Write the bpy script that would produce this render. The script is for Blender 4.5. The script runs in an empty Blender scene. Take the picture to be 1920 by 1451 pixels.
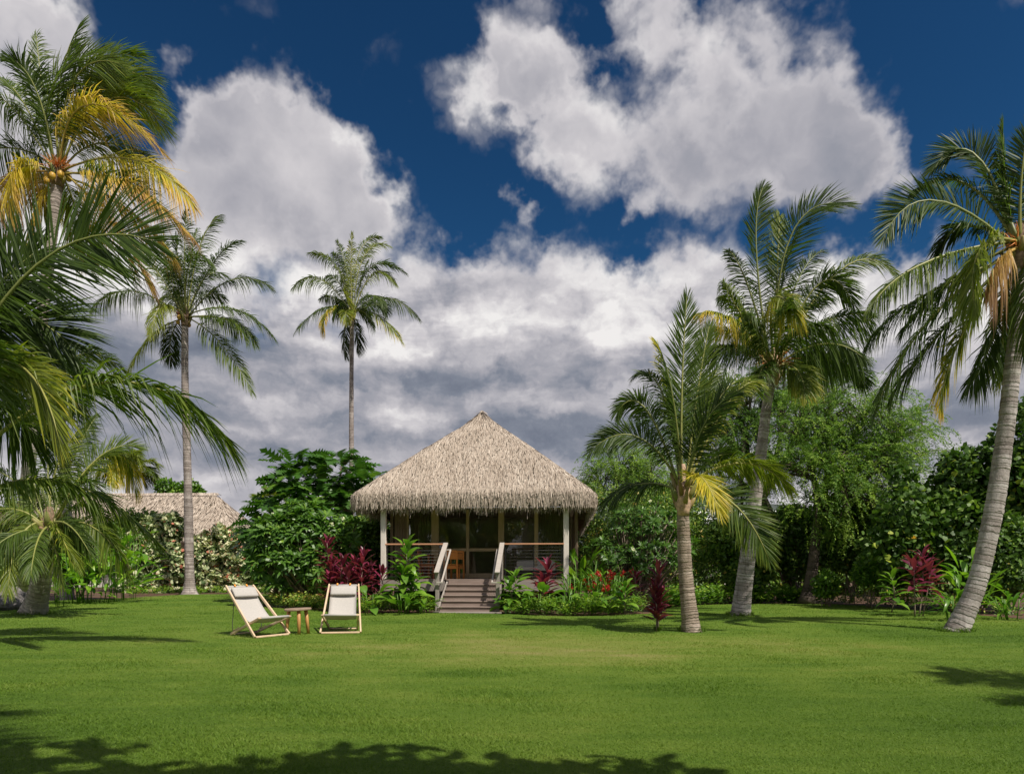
import bpy, math, random
import numpy as np
from mathutils import Vector, Matrix

S = bpy.context.scene
COL = S.collection
rng = np.random.default_rng(11)
random.seed(5)

# ------------------------------------------------------------------ camera
EYE, FOC, HOR = 1.15, 1280.0, 1068.0          # eye height (m), focal length and horizon row of the 1920 px wide photo
cam = bpy.data.cameras.new('camera')
cam_ob = bpy.data.objects.new('camera', cam)
COL.objects.link(cam_ob)
cam_ob.location = (0, 0, EYE)
cam_ob.rotation_euler = (math.radians(90), 0, 0)
cam.sensor_width = 36.0
cam.lens = 36.0 * FOC / 1920.0
cam.shift_y = (HOR - 725.5) / 1920.0
cam.clip_start = 0.05
cam.clip_end = 20000
S.camera = cam_ob

S.render.engine = 'CYCLES'
S.cycles.use_denoising = True
S.cycles.max_bounces = 8
S.cycles.diffuse_bounces = 3
S.cycles.glossy_bounces = 3
S.cycles.transmission_bounces = 4
S.cycles.transparent_max_bounces = 8
S.cycles.sample_clamp_indirect = 6
S.view_settings.view_transform = 'Standard'
S.view_settings.look = 'None'
S.view_settings.exposure = 0.18
S.view_settings.gamma = 1.0
S.view_settings.use_curve_mapping = False

# ------------------------------------------------------------------ sun
SUN_TO = Vector((0.48, -0.50, 1.0)).normalized()     # towards the sun: behind the camera, to the right
sun = bpy.data.lights.new('sun', 'SUN')
sun.energy = 4.8
sun.angle = math.radians(0.53)
sun.color = (1.0, 0.93, 0.82)
sun_ob = bpy.data.objects.new('sun', sun)
COL.objects.link(sun_ob)
sun_ob.rotation_euler = SUN_TO.to_track_quat('Z', 'Y').to_euler()
sun_ob.location = SUN_TO * 60


def pdir(px, py):
    v = Vector((px - 960.0, FOC, HOR - py))
    return v.normalized(), FOC / v.length


# ------------------------------------------------------------------ world: clear sky with cumulus
world = bpy.data.worlds.new('World')
S.world = world
world.use_nodes = True
wn = world.node_tree
wn.nodes.clear()


class NB:
    """small node builder: every method returns an output socket"""
    def __init__(self, nt):
        self.nt = nt

    def new(self, t, **kw):
        n = self.nt.nodes.new(t)
        for k, v in kw.items():
            setattr(n, k, v)
        return n

    def put(self, sock, v):
        if isinstance(v, bpy.types.NodeSocket):
            self.nt.links.new(v, sock)
        elif v is not None:
            sock.default_value = v

    def math(self, op, a, b=None, c=None, clamp=False):
        n = self.new('ShaderNodeMath', operation=op, use_clamp=clamp)
        self.put(n.inputs[0], a); self.put(n.inputs[1], b); self.put(n.inputs[2], c)
        return n.outputs[0]

    def vmath(self, op, a, b=None, scale=None):
        n = self.new('ShaderNodeVectorMath', operation=op)
        self.put(n.inputs[0], a)
        if b is not None:
            self.put(n.inputs[1], b)
        if scale is not None:
            self.put(n.inputs['Scale'], scale)
        return n.outputs['Value'] if op in ('DISTANCE', 'DOT_PRODUCT', 'LENGTH') else n.outputs['Vector']

    def noise(self, vec, scale, detail=4, rough=0.5, dist=0.0, out='Fac', lac=2.0):
        n = self.new('ShaderNodeTexNoise')
        self.put(n.inputs['Vector'], vec)
        self.put(n.inputs['Scale'], scale); self.put(n.inputs['Detail'], detail)
        self.put(n.inputs['Roughness'], rough); self.put(n.inputs['Distortion'], dist)
        self.put(n.inputs['Lacunarity'], lac)
        return n.outputs[out]

    def maprange(self, v, a, b, c, d, mode='LINEAR', clamp=True):
        n = self.new('ShaderNodeMapRange', interpolation_type=mode)
        if mode == 'LINEAR':
            n.clamp = clamp
        self.put(n.inputs['Value'], v)
        for k, x in zip(('From Min', 'From Max', 'To Min', 'To Max'), (a, b, c, d)):
            self.put(n.inputs[k], x)
        return n.outputs['Result']

    def ramp(self, v, stops, interp='LINEAR'):
        n = self.new('ShaderNodeValToRGB')
        cr = n.color_ramp
        cr.interpolation = interp
        while len(cr.elements) < len(stops):
            cr.elements.new(0.5)
        for e, (p, c) in zip(cr.elements, stops):
            e.position = p
            e.color = (c[0], c[1], c[2], 1)
        self.put(n.inputs['Fac'], v)
        return n.outputs['Color']

    def mix(self, f, a, b, blend='MIX'):
        n = self.new('ShaderNodeMix', data_type='RGBA', blend_type=blend)
        n.clamp_factor = True
        self.put(n.inputs['Factor'], f)
        ia = [s for s in n.inputs if s.identifier == 'A_Color'][0]
        ib = [s for s in n.inputs if s.identifier == 'B_Color'][0]
        for s, v in ((ia, a), (ib, b)):
            if isinstance(v, (tuple, list)):
                v = (v[0], v[1], v[2], 1)
            self.put(s, v)
        return [s for s in n.outputs if s.identifier == 'Result_Color'][0]

    def sep(self, v):
        n = self.new('ShaderNodeSeparateXYZ')
        self.put(n.inputs[0], v)
        return n.outputs

    def comb(self, x, y, z):
        n = self.new('ShaderNodeCombineXYZ')
        self.put(n.inputs[0], x); self.put(n.inputs[1], y); self.put(n.inputs[2], z)
        return n.outputs[0]


def build_sky():
    B = NB(wn)
    out = B.new('ShaderNodeOutputWorld')
    bg = B.new('ShaderNodeBackground')
    bg.inputs['Strength'].default_value = 0.1
    wn.links.new(bg.outputs[0], out.inputs['Surface'])
    sky = B.new('ShaderNodeTexSky', sky_type='NISHITA')
    sky.sun_disc = False
    sky.sun_elevation = math.asin(SUN_TO.z)
    sky.sun_rotation = math.atan2(SUN_TO.x, SUN_TO.y)
    sky.altitude = 10
    sky.air_density = 1.0
    sky.dust_density = 0.2
    sky.ozone_density = 3.0
    # deep blue of a polarised lens: a little more contrast and saturation
    g = B.new('ShaderNodeGamma'); B.put(g.inputs[0], sky.outputs[0]); g.inputs[1].default_value = 1.45
    blue = B.mix(1.0, g.outputs[0], (0.098, 0.222, 0.248), 'MULTIPLY')

    tc = B.new('ShaderNodeTexCoord')
    d = tc.outputs['Generated']
    x, y, z = B.sep(d)
    zc = B.math('MAXIMUM', z, 0.0)
    # warped direction, so outlines are ragged
    w1 = B.vmath('SUBTRACT', B.noise(d, 5.5, 5, 0.6, out='Color'), (0.5, 0.5, 0.5))
    dw = B.vmath('ADD', d, B.vmath('SCALE', w1, scale=0.16))
    w2 = B.vmath('SUBTRACT', B.noise(d, 20.0, 4, 0.6, out='Color'), (0.5, 0.5, 0.5))
    dw = B.vmath('ADD', dw, B.vmath('SCALE', w2, scale=0.06))
    w3 = B.vmath('SUBTRACT', B.noise(d, 60.0, 3, 0.6, out='Color'), (0.5, 0.5, 0.5))
    dw = B.vmath('ADD', dw, B.vmath('SCALE', w3, scale=0.02))

    acc = None
    for bl in BLOBS:
        px, py, sg = bl[:3]
        amp = bl[3] if len(bl) > 3 else 1.0
        c, cs = pdir(px, py)
        dist = B.vmath('DISTANCE', dw, tuple(c))
        v = B.maprange(dist, 0.0, 1.75 * sg / FOC * cs, amp, 0.0, 'SMOOTHSTEP')
        acc = v if acc is None else B.math('ADD', acc, v)
    # the bank of cloud that lies all round the horizon
    wz = B.sep(dw)[2]
    bank = B.maprange(wz, 0.30, 0.40, 1.0, 0.0, 'SMOOTHSTEP')
    acc = B.math('ADD', acc, bank)
    # scattered cumulus over the rest of the sky (overhead and behind)
    hi = B.maprange(z, 0.66, 0.76, 0.0, 1.0, 'SMOOTHSTEP')
    bk = B.maprange(y, 0.45, 0.25, 0.0, 1.0, 'SMOOTHSTEP')
    rest = B.math('MAXIMUM', hi, bk)
    scat = B.maprange(B.noise(d, 2.6, 3, 0.5), 0.40, 0.58, 0.0, 1.0, 'SMOOTHSTEP')
    acc = B.math('ADD', acc, B.math('MULTIPLY', rest, scat))
    acc = B.math('MINIMUM', acc, 1.25)
    acc = B.math('ADD', acc, B.maprange(z, 0.34, 0.24, 0.0, 0.6, 'SMOOTHSTEP'))

    def puffs(v):
        """billows (folded noise, rounded on top with creases between) over soft noise; about 0..1"""
        v = B.vmath('ADD', v, B.vmath('SCALE', w2, scale=0.03))
        tot = None
        for i, sc in enumerate((5.5, 12.0, 26.0, 55.0, 115.0)):
            a = B.math('ABSOLUTE', B.math('MULTIPLY_ADD', B.noise(v, sc, 0.6, 0.4), 2.0, -1.0))
            a = B.math('MULTIPLY', a, 0.50 ** i)
            tot = a if tot is None else B.math('ADD', tot, a)
        return B.math('ADD', B.math('MULTIPLY', tot, 0.62), B.math('MULTIPLY', B.noise(v, 5.0, 6, 0.55), 0.50))
    n1 = puffs(d)
    n2 = puffs(B.vmath('ADD', d, (0.008, -0.007, 0.018)))
    dens = B.math('ADD', acc, B.math('MULTIPLY', B.math('SUBTRACT', n1, 0.5), 1.9))
    alpha = B.maprange(dens, 0.06, 1.05, 0.0, 1.0, 'SMOOTHSTEP')
    relief = B.math('SUBTRACT', n1, n2)                       # bright where it thins towards the sun
    big = B.noise(d, 3.2, 3, 0.5)
    lum = B.math('MULTIPLY_ADD', relief, 0.62, 0.68)
    lum = B.math('MULTIPLY_ADD', B.math('SUBTRACT', big, 0.5), 1.3, lum)
    lum = B.math('MULTIPLY_ADD', B.math('SUBTRACT', n1, 0.5), 0.16, lum)
    core = B.maprange(dens, 0.7, 1.7, 0.08, -0.14, 'SMOOTHSTEP')
    lum = B.math('ADD', lum, core)
    # under the tops the bank turns to the grey of its flat bases
    str_ = B.comb(B.math('MULTIPLY', x, 2.2), B.math('MULTIPLY', y, 2.2), B.math('MULTIPLY', z, 9.0))
    wav = B.math('SUBTRACT', B.noise(str_, 1.3, 6, 0.55, 0.6), 0.5)
    lump = B.math('MULTIPLY_ADD', B.math('SUBTRACT', n1, 0.5), 0.12, B.math('MULTIPLY', wav, 0.24))
    hz = B.math('ADD', z, lump)
    base = B.ramp(B.math('MULTIPLY', hz, 2.0), [(0.0, (0.66,) * 3), (0.18, (0.62,) * 3), (0.27, (0.52,) * 3), (0.35, (0.43,) * 3),
                                              (0.44, (0.40,) * 3), (0.55, (0.60,) * 3), (0.66, (0.88,) * 3), (0.76, (0.96,) * 3), (0.88, (0.78,) * 3), (1.0, (0.68,) * 3)], 'EASE')
    bmask = B.maprange(z, 0.46, 0.36, 0.0, 1.0, 'SMOOTHSTEP')
    fine = B.math('MULTIPLY_ADD', relief, 0.5, B.math('MULTIPLY', wav, 0.30))
    # heaped layers in the bank: lit tops over shaded bases
    st2 = B.comb(B.math('MULTIPLY', x, 3.2), B.math('MULTIPLY', y, 3.2), B.math('MULTIPLY', z, 8.5))
    st2 = B.vmath('ADD', st2, B.vmath('SCALE', w2, scale=0.35))
    heap = B.math('SUBTRACT', B.noise(st2, 1.7, 6, 0.52), B.noise(B.vmath('ADD', st2, (0.05, -0.05, 0.30)), 1.7, 6, 0.52))
    blum = B.math('ADD', B.math('ADD', base, fine), B.math('MULTIPLY', heap, 1.5))
    lm = B.new('ShaderNodeMix', data_type='FLOAT')
    B.put(lm.inputs[0], bmask); B.put(lm.inputs[2], lum); B.put(lm.inputs[3], blum)
    ccol = B.ramp(lm.outputs[0], [(0.0, (1.25, 1.45, 1.95)), (0.28, (1.95, 2.15, 2.65)), (0.52, (3.45, 3.42, 3.8)), (0.78, (5.5, 5.3, 5.5)), (1.0, (7.7, 7.5, 7.4))])
    B.put(bg.inputs['Color'], B.mix(alpha, blue, ccol))
    world.cycles.sampling_method = 'MANUAL'
    world.cycles.sample_map_resolution = 512


BLOBS = [
    # cloud left of the middle
    (400, 190, 55, .8), (500, 215, 85), (590, 240, 70), (420, 310, 95), (520, 350, 110), (620, 350, 75), (690, 405, 50), (360, 390, 90), (345, 140, 30, .6), (735, 345, 22, .5),
    # big cloud right of the middle
    (990, 60, 85), (955, 130, 45, .8), (1090, 110, 45, .7), (1030, 150, 50), (1260, 50, 60), (1180, 20, 45, .8), (1150, 110, 40, .6), (1080, 240, 60), (1160, 280, 80), (1290, 180, 95, .9), (1390, 70, 80, .9), (1500, 160, 105, .9),
    (1570, 230, 95), (1420, 290, 115), (1540, 310, 85), (1660, 300, 55, .9), (1270, 330, 75), (1190, 420, 30, .7), (945, 350, 35, .6), (985, 395, 30, .7),
    (1010, 285, 35, .7), (900, 210, 26, .6),
    # upper left corner
    (40, 20, 120), (110, 60, 65), (0, 200, 115), (70, 270, 85), (220, 390, 60), (235, 170, 30, .5), (285, 60, 30, .5), (60, 340, 110), (180, 400, 90),
    # uneven tops of the low bank
    (-40, 520, 120), (200, 500, 100), (330, 500, 80), (430, 520, 55), (560, 540, 70), (660, 520, 70), (760, 540, 80), (860, 555, 70), (960, 540, 70), (1050, 560, 65), (1140, 600, 50),
    (1265, 560, 70), (1350, 545, 65), (1450, 570, 80), (1560, 580, 80), (1700, 545, 70), (1830, 600, 80), (1960, 560, 90),
]
build_sky()

# ------------------------------------------------------------------ helpers: placing, meshes, things
def P(px, py, d):
    """world point seen at photo pixel (px, py) at distance d"""
    return np.array([(px - 960.0) / FOC * d, d, EYE + (HOR - py) / FOC * d])


def G(px, py):
    """ground point seen at photo pixel"""
    d = FOC * EYE / (py - HOR)
    return np.array([(px - 960.0) / FOC * d, d, 0.0])


def nrm(a):
    a = np.asarray(a, float)
    return a / np.maximum(np.linalg.norm(a, axis=-1, keepdims=True), 1e-9)


class MB:
    """collects vertices and faces and makes ONE mesh"""
    def __init__(self):
        self.v, self.t, self.q, self.tint, self.along, self.n = [], [], [], [], [], 0

    def add(self, v, tris=None, quads=None, tint=0.0, mat=0, along=0.0, smooth=False):
        v = np.asarray(v, float).reshape(-1, 3)
        for lst, f, k in ((self.t, tris, 3), (self.q, quads, 4)):
            if f is not None and len(f):
                f = np.asarray(f, int).reshape(-1, k) + self.n
                lst.append((f, np.full(len(f), mat, int), np.full(len(f), smooth, bool)))
        self.v.append(v)
        self.tint.append(np.broadcast_to(np.asarray(tint, float).reshape(-1) if np.ndim(tint) else tint, (len(v),)))
        self.along.append(np.broadcast_to(np.asarray(along, float).reshape(-1) if np.ndim(along) else along, (len(v),)))
        self.n += len(v)

    def mesh(self, name, mats):
        me = bpy.data.meshes.new(name)
        v = np.concatenate(self.v) if self.v else np.zeros((0, 3))
        me.vertices.add(len(v))
        me.vertices.foreach_set('co', v.astype(np.float32).ravel())
        t = np.concatenate([a[0] for a in self.t]) if self.t else np.zeros((0, 3), int)
        q = np.concatenate([a[0] for a in self.q]) if self.q else np.zeros((0, 4), int)
        mi = np.concatenate([a[1] for a in self.t] + [a[1] for a in self.q])
        sm = np.concatenate([a[2] for a in self.t] + [a[2] for a in self.q])
        loops = np.concatenate([t.ravel(), q.ravel()])
        me.loops.add(len(loops))
        me.loops.foreach_set('vertex_index', loops.astype(np.int32))
        n = len(t) + len(q)
        me.polygons.add(n)
        starts = np.concatenate([np.arange(len(t)) * 3, len(t) * 3 + np.arange(len(q)) * 4])
        me.polygons.foreach_set('loop_start', starts.astype(np.int32))
        me.polygons.foreach_set('material_index', mi.astype(np.int32))
        me.polygons.foreach_set('use_smooth', sm)
        for nm, data in (('tint', self.tint), ('along', self.along)):
            a = me.attributes.new(nm, 'FLOAT', 'POINT')
            a.data.foreach_set('value', np.concatenate(data).astype(np.float32))
        me.update(calc_edges=True)
        me.validate()
        for m in (mats if isinstance(mats, (list, tuple)) else [mats]):
            me.materials.append(m)
        return me

    # ---- shapes
    def box(self, c, size, ch=0.006, R=None, tint=0.0, mat=0):
        h = np.asarray(size, float) / 2
        ch = min(ch, h.min() * 0.45)
        vs = []
        sg = [(sx, sy, sz) for sx in (-1, 1) for sy in (-1, 1) for sz in (-1, 1)]
        for s in sg:
            for ax in range(3):
                p = h - ch
                p[ax] = h[ax]
                vs.append(p * np.array(s))
        vs = np.array(vs)
        ix = {s: i * 3 for i, s in enumerate(sg)}
        quads, tris = [], []
        for ax in range(3):
            o = [k for k in range(3) if k != ax]
            for s in (-1, 1):
                f = []
                for a, b in ((-1, -1), (1, -1), (1, 1), (-1, 1)):
                    k = [0, 0, 0]; k[ax] = s; k[o[0]] = a; k[o[1]] = b
                    f.append(ix[tuple(k)] + ax)
                if (s < 0) == (ax != 1):
                    f = f[::-1]
                quads.append(f)
            for a in (-1, 1):
                for b in (-1, 1):
                    k0 = [0, 0, 0]; k0[ax] = -1; k0[o[0]] = a; k0[o[1]] = b
                    k1 = list(k0); k1[ax] = 1
                    f = [ix[tuple(k0)] + o[0], ix[tuple(k1)] + o[0], ix[tuple(k1)] + o[1], ix[tuple(k0)] + o[1]]
                    if (a * b > 0) == (ax != 1):
                        f = f[::-1]
                    quads.append(f)
        for s in sg:
            f = [ix[s], ix[s] + 1, ix[s] + 2]
            if s[0] * s[1] * s[2] < 0:
                f = f[::-1]
            tris.append(f)
        if R is not None:
            vs = vs @ np.asarray(R, float).T
        self.add(vs + np.asarray(c, float), tris, quads, tint, mat)

    def bar(self, a, b, w, h, ch=0.004, up=(0, 0, 1), tint=0.0, mat=0):
        """rectangular bar from a to b; w across, h along up"""
        a, b = np.asarray(a, float), np.asarray(b, float)
        T = nrm(b - a)
        U = np.asarray(up, float)
        if abs(T @ U) > 0.98:
            U = np.array([0, 1.0, 0])
        Sd = nrm(np.cross(T, U)); U = np.cross(Sd, T)
        self.box((a + b) / 2, (np.linalg.norm(b - a), w, h), ch, np.stack([T, Sd, U], 1), tint, mat)

    def tube(self, pts, rad, sides=8, tint=0.0, mat=0, caps=True, smooth=True, squash=None, along=None):
        pts = np.asarray(pts, float)
        n = len(pts)
        rad = np.asarray(rad, float) if np.ndim(rad) == 2 else np.interp(np.linspace(0, 1, n), np.linspace(0, 1, max(np.size(rad), 1)), np.atleast_1d(np.asarray(rad, float)))
        T = nrm(np.gradient(pts, axis=0))
        ref = np.array([0, 0, 1.0]) if abs(T[0, 2]) < 0.9 else np.array([1.0, 0, 0])
        A = np.zeros((n, 3)); A[0] = nrm(np.cross(T[0], ref))
        for i in range(1, n):
            A[i] = nrm(A[i - 1] - (A[i - 1] @ T[i]) * T[i])
        Bv = np.cross(T, A)
        th = np.linspace(0, 2 * np.pi, sides, endpoint=False)
        r = rad[:, None] if rad.ndim == 1 else rad
        ring = A[:, None] * (np.cos(th)[None] * r)[..., None] + Bv[:, None] * (np.sin(th)[None] * r)[..., None]
        v = (pts[:, None] + ring).reshape(-1, 3)
        i = np.arange(n - 1)[:, None] * sides
        j = np.arange(sides)[None]
        k = (j + 1) % sides
        q = np.stack([i + j, i + k, i + sides + k, i + sides + j], -1).reshape(-1, 4)
        tr = []
        if caps:
            v = np.concatenate([v, pts[:1], pts[-1:]])
            m = n * sides
            tr = [(m, (b + 1) % sides, b) for b in range(sides)] + [(m + 1, (n - 1) * sides + b, (n - 1) * sides + (b + 1) % sides) for b in range(sides)]
        tv = tint
        if np.ndim(tint):
            tv = np.repeat(np.asarray(tint, float), sides)
            if caps:
                tv = np.concatenate([tv, [tv[0], tv[-1]]])
        av = 0.0
        if along is not None:
            av = np.repeat(np.asarray(along, float), sides)
            if caps:
                av = np.concatenate([av, [av[0], av[-1]]])
        self.add(v, tr, q, tv, mat, av, smooth)

    def leaves(self, p, D, N, ln, wd, tint=0.0, shape='diamond', mat=0, curl=0.15):
        """many small leaves at once. p base points, D pointing direction, N face normal"""
        p = np.asarray(p, float); m = len(p)
        D = nrm(D); N = np.asarray(N, float)
        N = nrm(N - (N * D).sum(-1, keepdims=True) * D)
        W = np.cross(N, D)
        tpl = {'diamond': ([(0, 0, 0), (.45, .5, .10), (1, 0, -.3), (.45, -.5, .10)], [(0, 1, 2), (0, 2, 3)], []),
               'long': ([(0, 0, 0), (.35, .5, .12), (.72, .4, -.05), (1, 0, -.9), (.72, -.4, -.05), (.35, -.5, .12)], [(0, 1, 5), (2, 3, 4)], [(1, 2, 4, 5)]),
               'round': ([(0, 0, 0), (.1, .42, .06), (.55, .52, .0), (1, 0, -.4), (.55, -.52, .0), (.1, -.42, .06)], [(0, 1, 5), (2, 3, 4)], [(1, 2, 4, 5)])}[shape]
        t = np.array(tpl[0], float); k = len(t)
        ln = np.broadcast_to(ln, (m,)); wd = np.broadcast_to(wd, (m,))
        v = (p[:, None] + D[:, None] * (t[None, :, 0] * ln[:, None])[..., None] + W[:, None] * (t[None, :, 1] * wd[:, None])[..., None]
             + N[:, None] * (t[None, :, 2] * curl * ln[:, None])[..., None])
        off = (np.arange(m) * k)[:, None, None]
        tr = (np.array(tpl[1])[None] + off).reshape(-1, 3)
        qd = (np.array(tpl[2])[None] + off).reshape(-1, 4) if tpl[2] else None
        self.add(v, tr, qd, np.repeat(np.broadcast_to(tint, (m,)), k), mat)


def link(o):
    COL.objects.link(o)
    return o


def thing(name, label, cat, loc=(0, 0, 0), rz=0.0, group=None):
    o = link(bpy.data.objects.new(name, None))
    o.empty_display_size = 0.2
    o.location = loc
    o.rotation_euler = (0, 0, rz)
    o['label'] = label
    o['category'] = cat
    if group:
        o['group'] = group
    return o


def tag(o, label, cat, group=None):
    o['label'] = label
    o['category'] = cat
    if group:
        o['group'] = group
    return o


def obj(name, mb, mats, parent=None, kind=None, loc=None, rot=None):
    me = mb.mesh(name, mats) if isinstance(mb, MB) else mb
    o = link(bpy.data.objects.new(name, me))
    if parent is not None:
        o.parent = parent
    if kind:
        o['kind'] = kind
    if loc is not None:
        o.location = loc
    if rot is not None:
        o.rotation_euler = rot
    return o


def wobj(name, mb, mats, parent, kind=None):
    """part whose mesh was made in world space, re-based on its parent"""
    loc = np.array(parent.location)
    mb.v = [a - loc for a in mb.v]
    return obj(name, mb, mats, parent, kind)


def bez(p0, p1, p2, p3, n):
    t = np.linspace(0, 1, n)[:, None]
    return (1 - t) ** 3 * p0 + 3 * (1 - t) ** 2 * t * p1 + 3 * (1 - t) * t ** 2 * p2 + t ** 3 * p3


def spline(pts, n):
    """smooth curve through points (Catmull-Rom)"""
    p = np.asarray(pts, float)
    p = np.concatenate([[2 * p[0] - p[1]], p, [2 * p[-1] - p[-2]]])
    segs = len(p) - 3
    out = []
    for u in np.linspace(0, segs - 1e-6, n):
        i = int(u); t = u - i
        a, b, c, d = p[i:i + 4]
        out.append(0.5 * ((2 * b) + (-a + c) * t + (2 * a - 5 * b + 4 * c - d) * t * t + (-a + 3 * b - 3 * c + d) * t ** 3))
    return np.array(out)


# ------------------------------------------------------------------ materials
def new_mat(name):
    m = bpy.data.materials.new(name)
    m.use_nodes = True
    nt = m.node_tree
    bsdf = nt.nodes['Principled BSDF']
    return m, NB(nt), bsdf, nt.nodes['Material Output']


def leaf_mat(name, stops, rough=0.42, transl=0.28, spec=0.4, rnd=0.10, sat=1.0):
    """leaf colour from the per-leaf tint, with blotches; light passes through"""
    m, B, b, out = new_mat(name)
    at = B.new('ShaderNodeAttribute', attribute_name='tint')
    oi = B.new('ShaderNodeObjectInfo')
    geo = B.new('ShaderNodeNewGeometry')
    n = B.noise(geo.outputs['Position'], 9.0, 3, 0.6)
    f = B.math('ADD', at.outputs['Fac'], B.math('MULTIPLY', B.math('SUBTRACT', oi.outputs['Random'], 0.5), rnd))
    f = B.math('ADD', f, B.math('MULTIPLY', B.math('SUBTRACT', n, 0.5), 0.16), clamp=True)
    col = B.ramp(f, stops)
    B.put(b.inputs['Base Color'], col)
    b.inputs['Roughness'].default_value = rough
    b.inputs['Specular IOR Level'].default_value = spec
    tr = B.new('ShaderNodeBsdfTranslucent')
    B.put(tr.inputs['Color'], B.mix(1.0, col, (1.35, 1.55, 0.75), 'MULTIPLY'))
    mx = B.new('ShaderNodeMixShader')
    mx.inputs[0].default_value = transl
    B.nt.links.new(b.outputs[0], mx.inputs[1])
    B.nt.links.new(tr.outputs[0], mx.inputs[2])
    B.nt.links.new(mx.outputs[0], out.inputs['Surface'])
    return m


def wood_mat(name, c0, c1, scale=(2, 30, 30), rough=0.6, bump=0.15):
    """grained wood or painted board; grain runs along the local X of the object"""
    m, B, b, out = new_mat(name)
    tc = B.new('ShaderNodeTexCoord')
    mp = B.new('ShaderNodeMapping')
    mp.inputs['Scale'].default_value = scale
    B.put(mp.inputs['Vector'], tc.outputs['Object'])
    oi = B.new('ShaderNodeObjectInfo')
    v = B.vmath('ADD', mp.outputs[0], B.comb(B.math('MULTIPLY', oi.outputs['Random'], 37.0), B.math('MULTIPLY', oi.outputs['Random'], 11.0), 0.0))
    n = B.noise(v, 1.0, 6, 0.6, 0.4)
    n2 = B.noise(tc.outputs['Object'], 3.0, 4, 0.6)
    f = B.math('ADD', n, B.math('MULTIPLY', B.math('SUBTRACT', n2, 0.5), 0.5))
    f = B.math('ADD', f, B.math('MULTIPLY', B.math('SUBTRACT', oi.outputs['Random'], 0.5), 0.25))
    B.put(b.inputs['Base Color'], B.ramp(f, [(0.25, c0), (0.75, c1)]))
    b.inputs['Roughness'].default_value = rough
    bp = B.new('ShaderNodeBump')
    bp.inputs['Strength'].default_value = bump
    bp.inputs['Distance'].default_value = 0.004
    B.put(bp.inputs['Height'], n)
    B.nt.links.new(bp.outputs[0], b.inputs['Normal'])
    return m


def plain_mat(name, c, rough=0.5, metal=0.0, var=0.25, scale=8.0):
    m, B, b, out = new_mat(name)
    tc = B.new('ShaderNodeTexCoord')
    n = B.noise(tc.outputs['Object'], scale, 5, 0.6)
    c0 = [x * (1 - var) for x in c]; c1 = [x * (1 + var) for x in c]
    B.put(b.inputs['Base Color'], B.ramp(n, [(0.3, c0), (0.7, c1)]))
    b.inputs['Roughness'].default_value = rough
    b.inputs['Metallic'].default_value = metal
    return m


M = {}
# coconut fronds: tint 0 deep green ... 0.45 yellow green, 0.65 yellow, 0.85 tan, 1 brown
FROND = [(0.0, (0.034, 0.062, 0.011)), (0.20, (0.085, 0.140, 0.018)), (0.40, (0.24, 0.27, 0.028)), (0.56, (0.60, 0.47, 0.04)), (0.74, (0.66, 0.44, 0.13)), (0.92, (0.36, 0.21, 0.12)), (1.0, (0.20, 0.10, 0.05))]
M['frond'] = leaf_mat('frond_leaf', FROND, 0.48, 0.38, 0.35, 0.05)
M['rachis'] = leaf_mat('frond_rib', [(0.0, (0.16, 0.20, 0.06)), (0.4, (0.34, 0.32, 0.08)), (0.7, (0.50, 0.32, 0.08)), (1.0, (0.30, 0.17, 0.07))], 0.45, 0.05, 0.4, 0.1)
M['ti_green'] = leaf_mat('ti_leaf_green', [(0.00, (0.029, 0.077, 0.013)), (0.40, (0.080, 0.196, 0.021)), (0.75, (0.225, 0.378, 0.033)), (1.00, (0.676, 0.588, 0.053))], 0.35, 0.30, 0.5, 0.30)
M['ti_red'] = leaf_mat('ti_leaf_red', [(0.0, (0.055, 0.016, 0.026)), (0.4, (0.140, 0.022, 0.050)), (0.8, (0.36, 0.045, 0.110)), (1.0, (0.52, 0.14, 0.20))], 0.34, 0.30, 0.5, 0.45)
M['heliconia'] = leaf_mat('ginger_leaf', [(0.00, (0.036, 0.103, 0.012)), (0.50, (0.150, 0.317, 0.023)), (1.00, (0.500, 0.607, 0.050))], 0.38, 0.35, 0.45, 0.30)
M['breadfruit'] = leaf_mat('breadfruit_leaf', [(0.00, (0.025, 0.068, 0.015)), (0.50, (0.062, 0.155, 0.021)), (1.00, (0.202, 0.338, 0.038))], 0.33, 0.25, 0.55, 0.45)
M['plumeria'] = leaf_mat('plumeria_leaf', [(0.00, (0.030, 0.081, 0.018)), (0.50, (0.091, 0.196, 0.026)), (1.00, (0.242, 0.378, 0.045))], 0.40, 0.28, 0.4, 0.2)
M['hau'] = leaf_mat('variegated_leaf', [(0.00, (0.033, 0.072, 0.019)), (0.35, (0.094, 0.154, 0.047)), (0.50, (0.330, 0.396, 0.188)), (0.75, (0.682, 0.682, 0.439)), (0.90, (0.704, 0.638, 0.439)), (1.00, (0.506, 0.154, 0.105))], 0.5, 0.22, 0.35, 0.0)
M['shrub'] = leaf_mat('shrub_leaf', [(0.00, (0.040, 0.086, 0.020)), (0.50, (0.116, 0.213, 0.035)), (0.85, (0.316, 0.426, 0.064)), (1.00, (0.576, 0.400, 0.107))], 0.45, 0.25, 0.4, 0.1)
M['bright'] = leaf_mat('ground_cover_leaf', [(0.00, (0.043, 0.101, 0.015)), (0.50, (0.132, 0.270, 0.023)), (1.00, (0.388, 0.486, 0.051))], 0.45, 0.30, 0.4, 0.1)
M['kiawe'] = leaf_mat('feathery_leaf', [(0.00, (0.045, 0.096, 0.023)), (0.50, (0.124, 0.240, 0.044)), (1.00, (0.337, 0.470, 0.078))], 0.55, 0.25, 0.25, 0.1)
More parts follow.
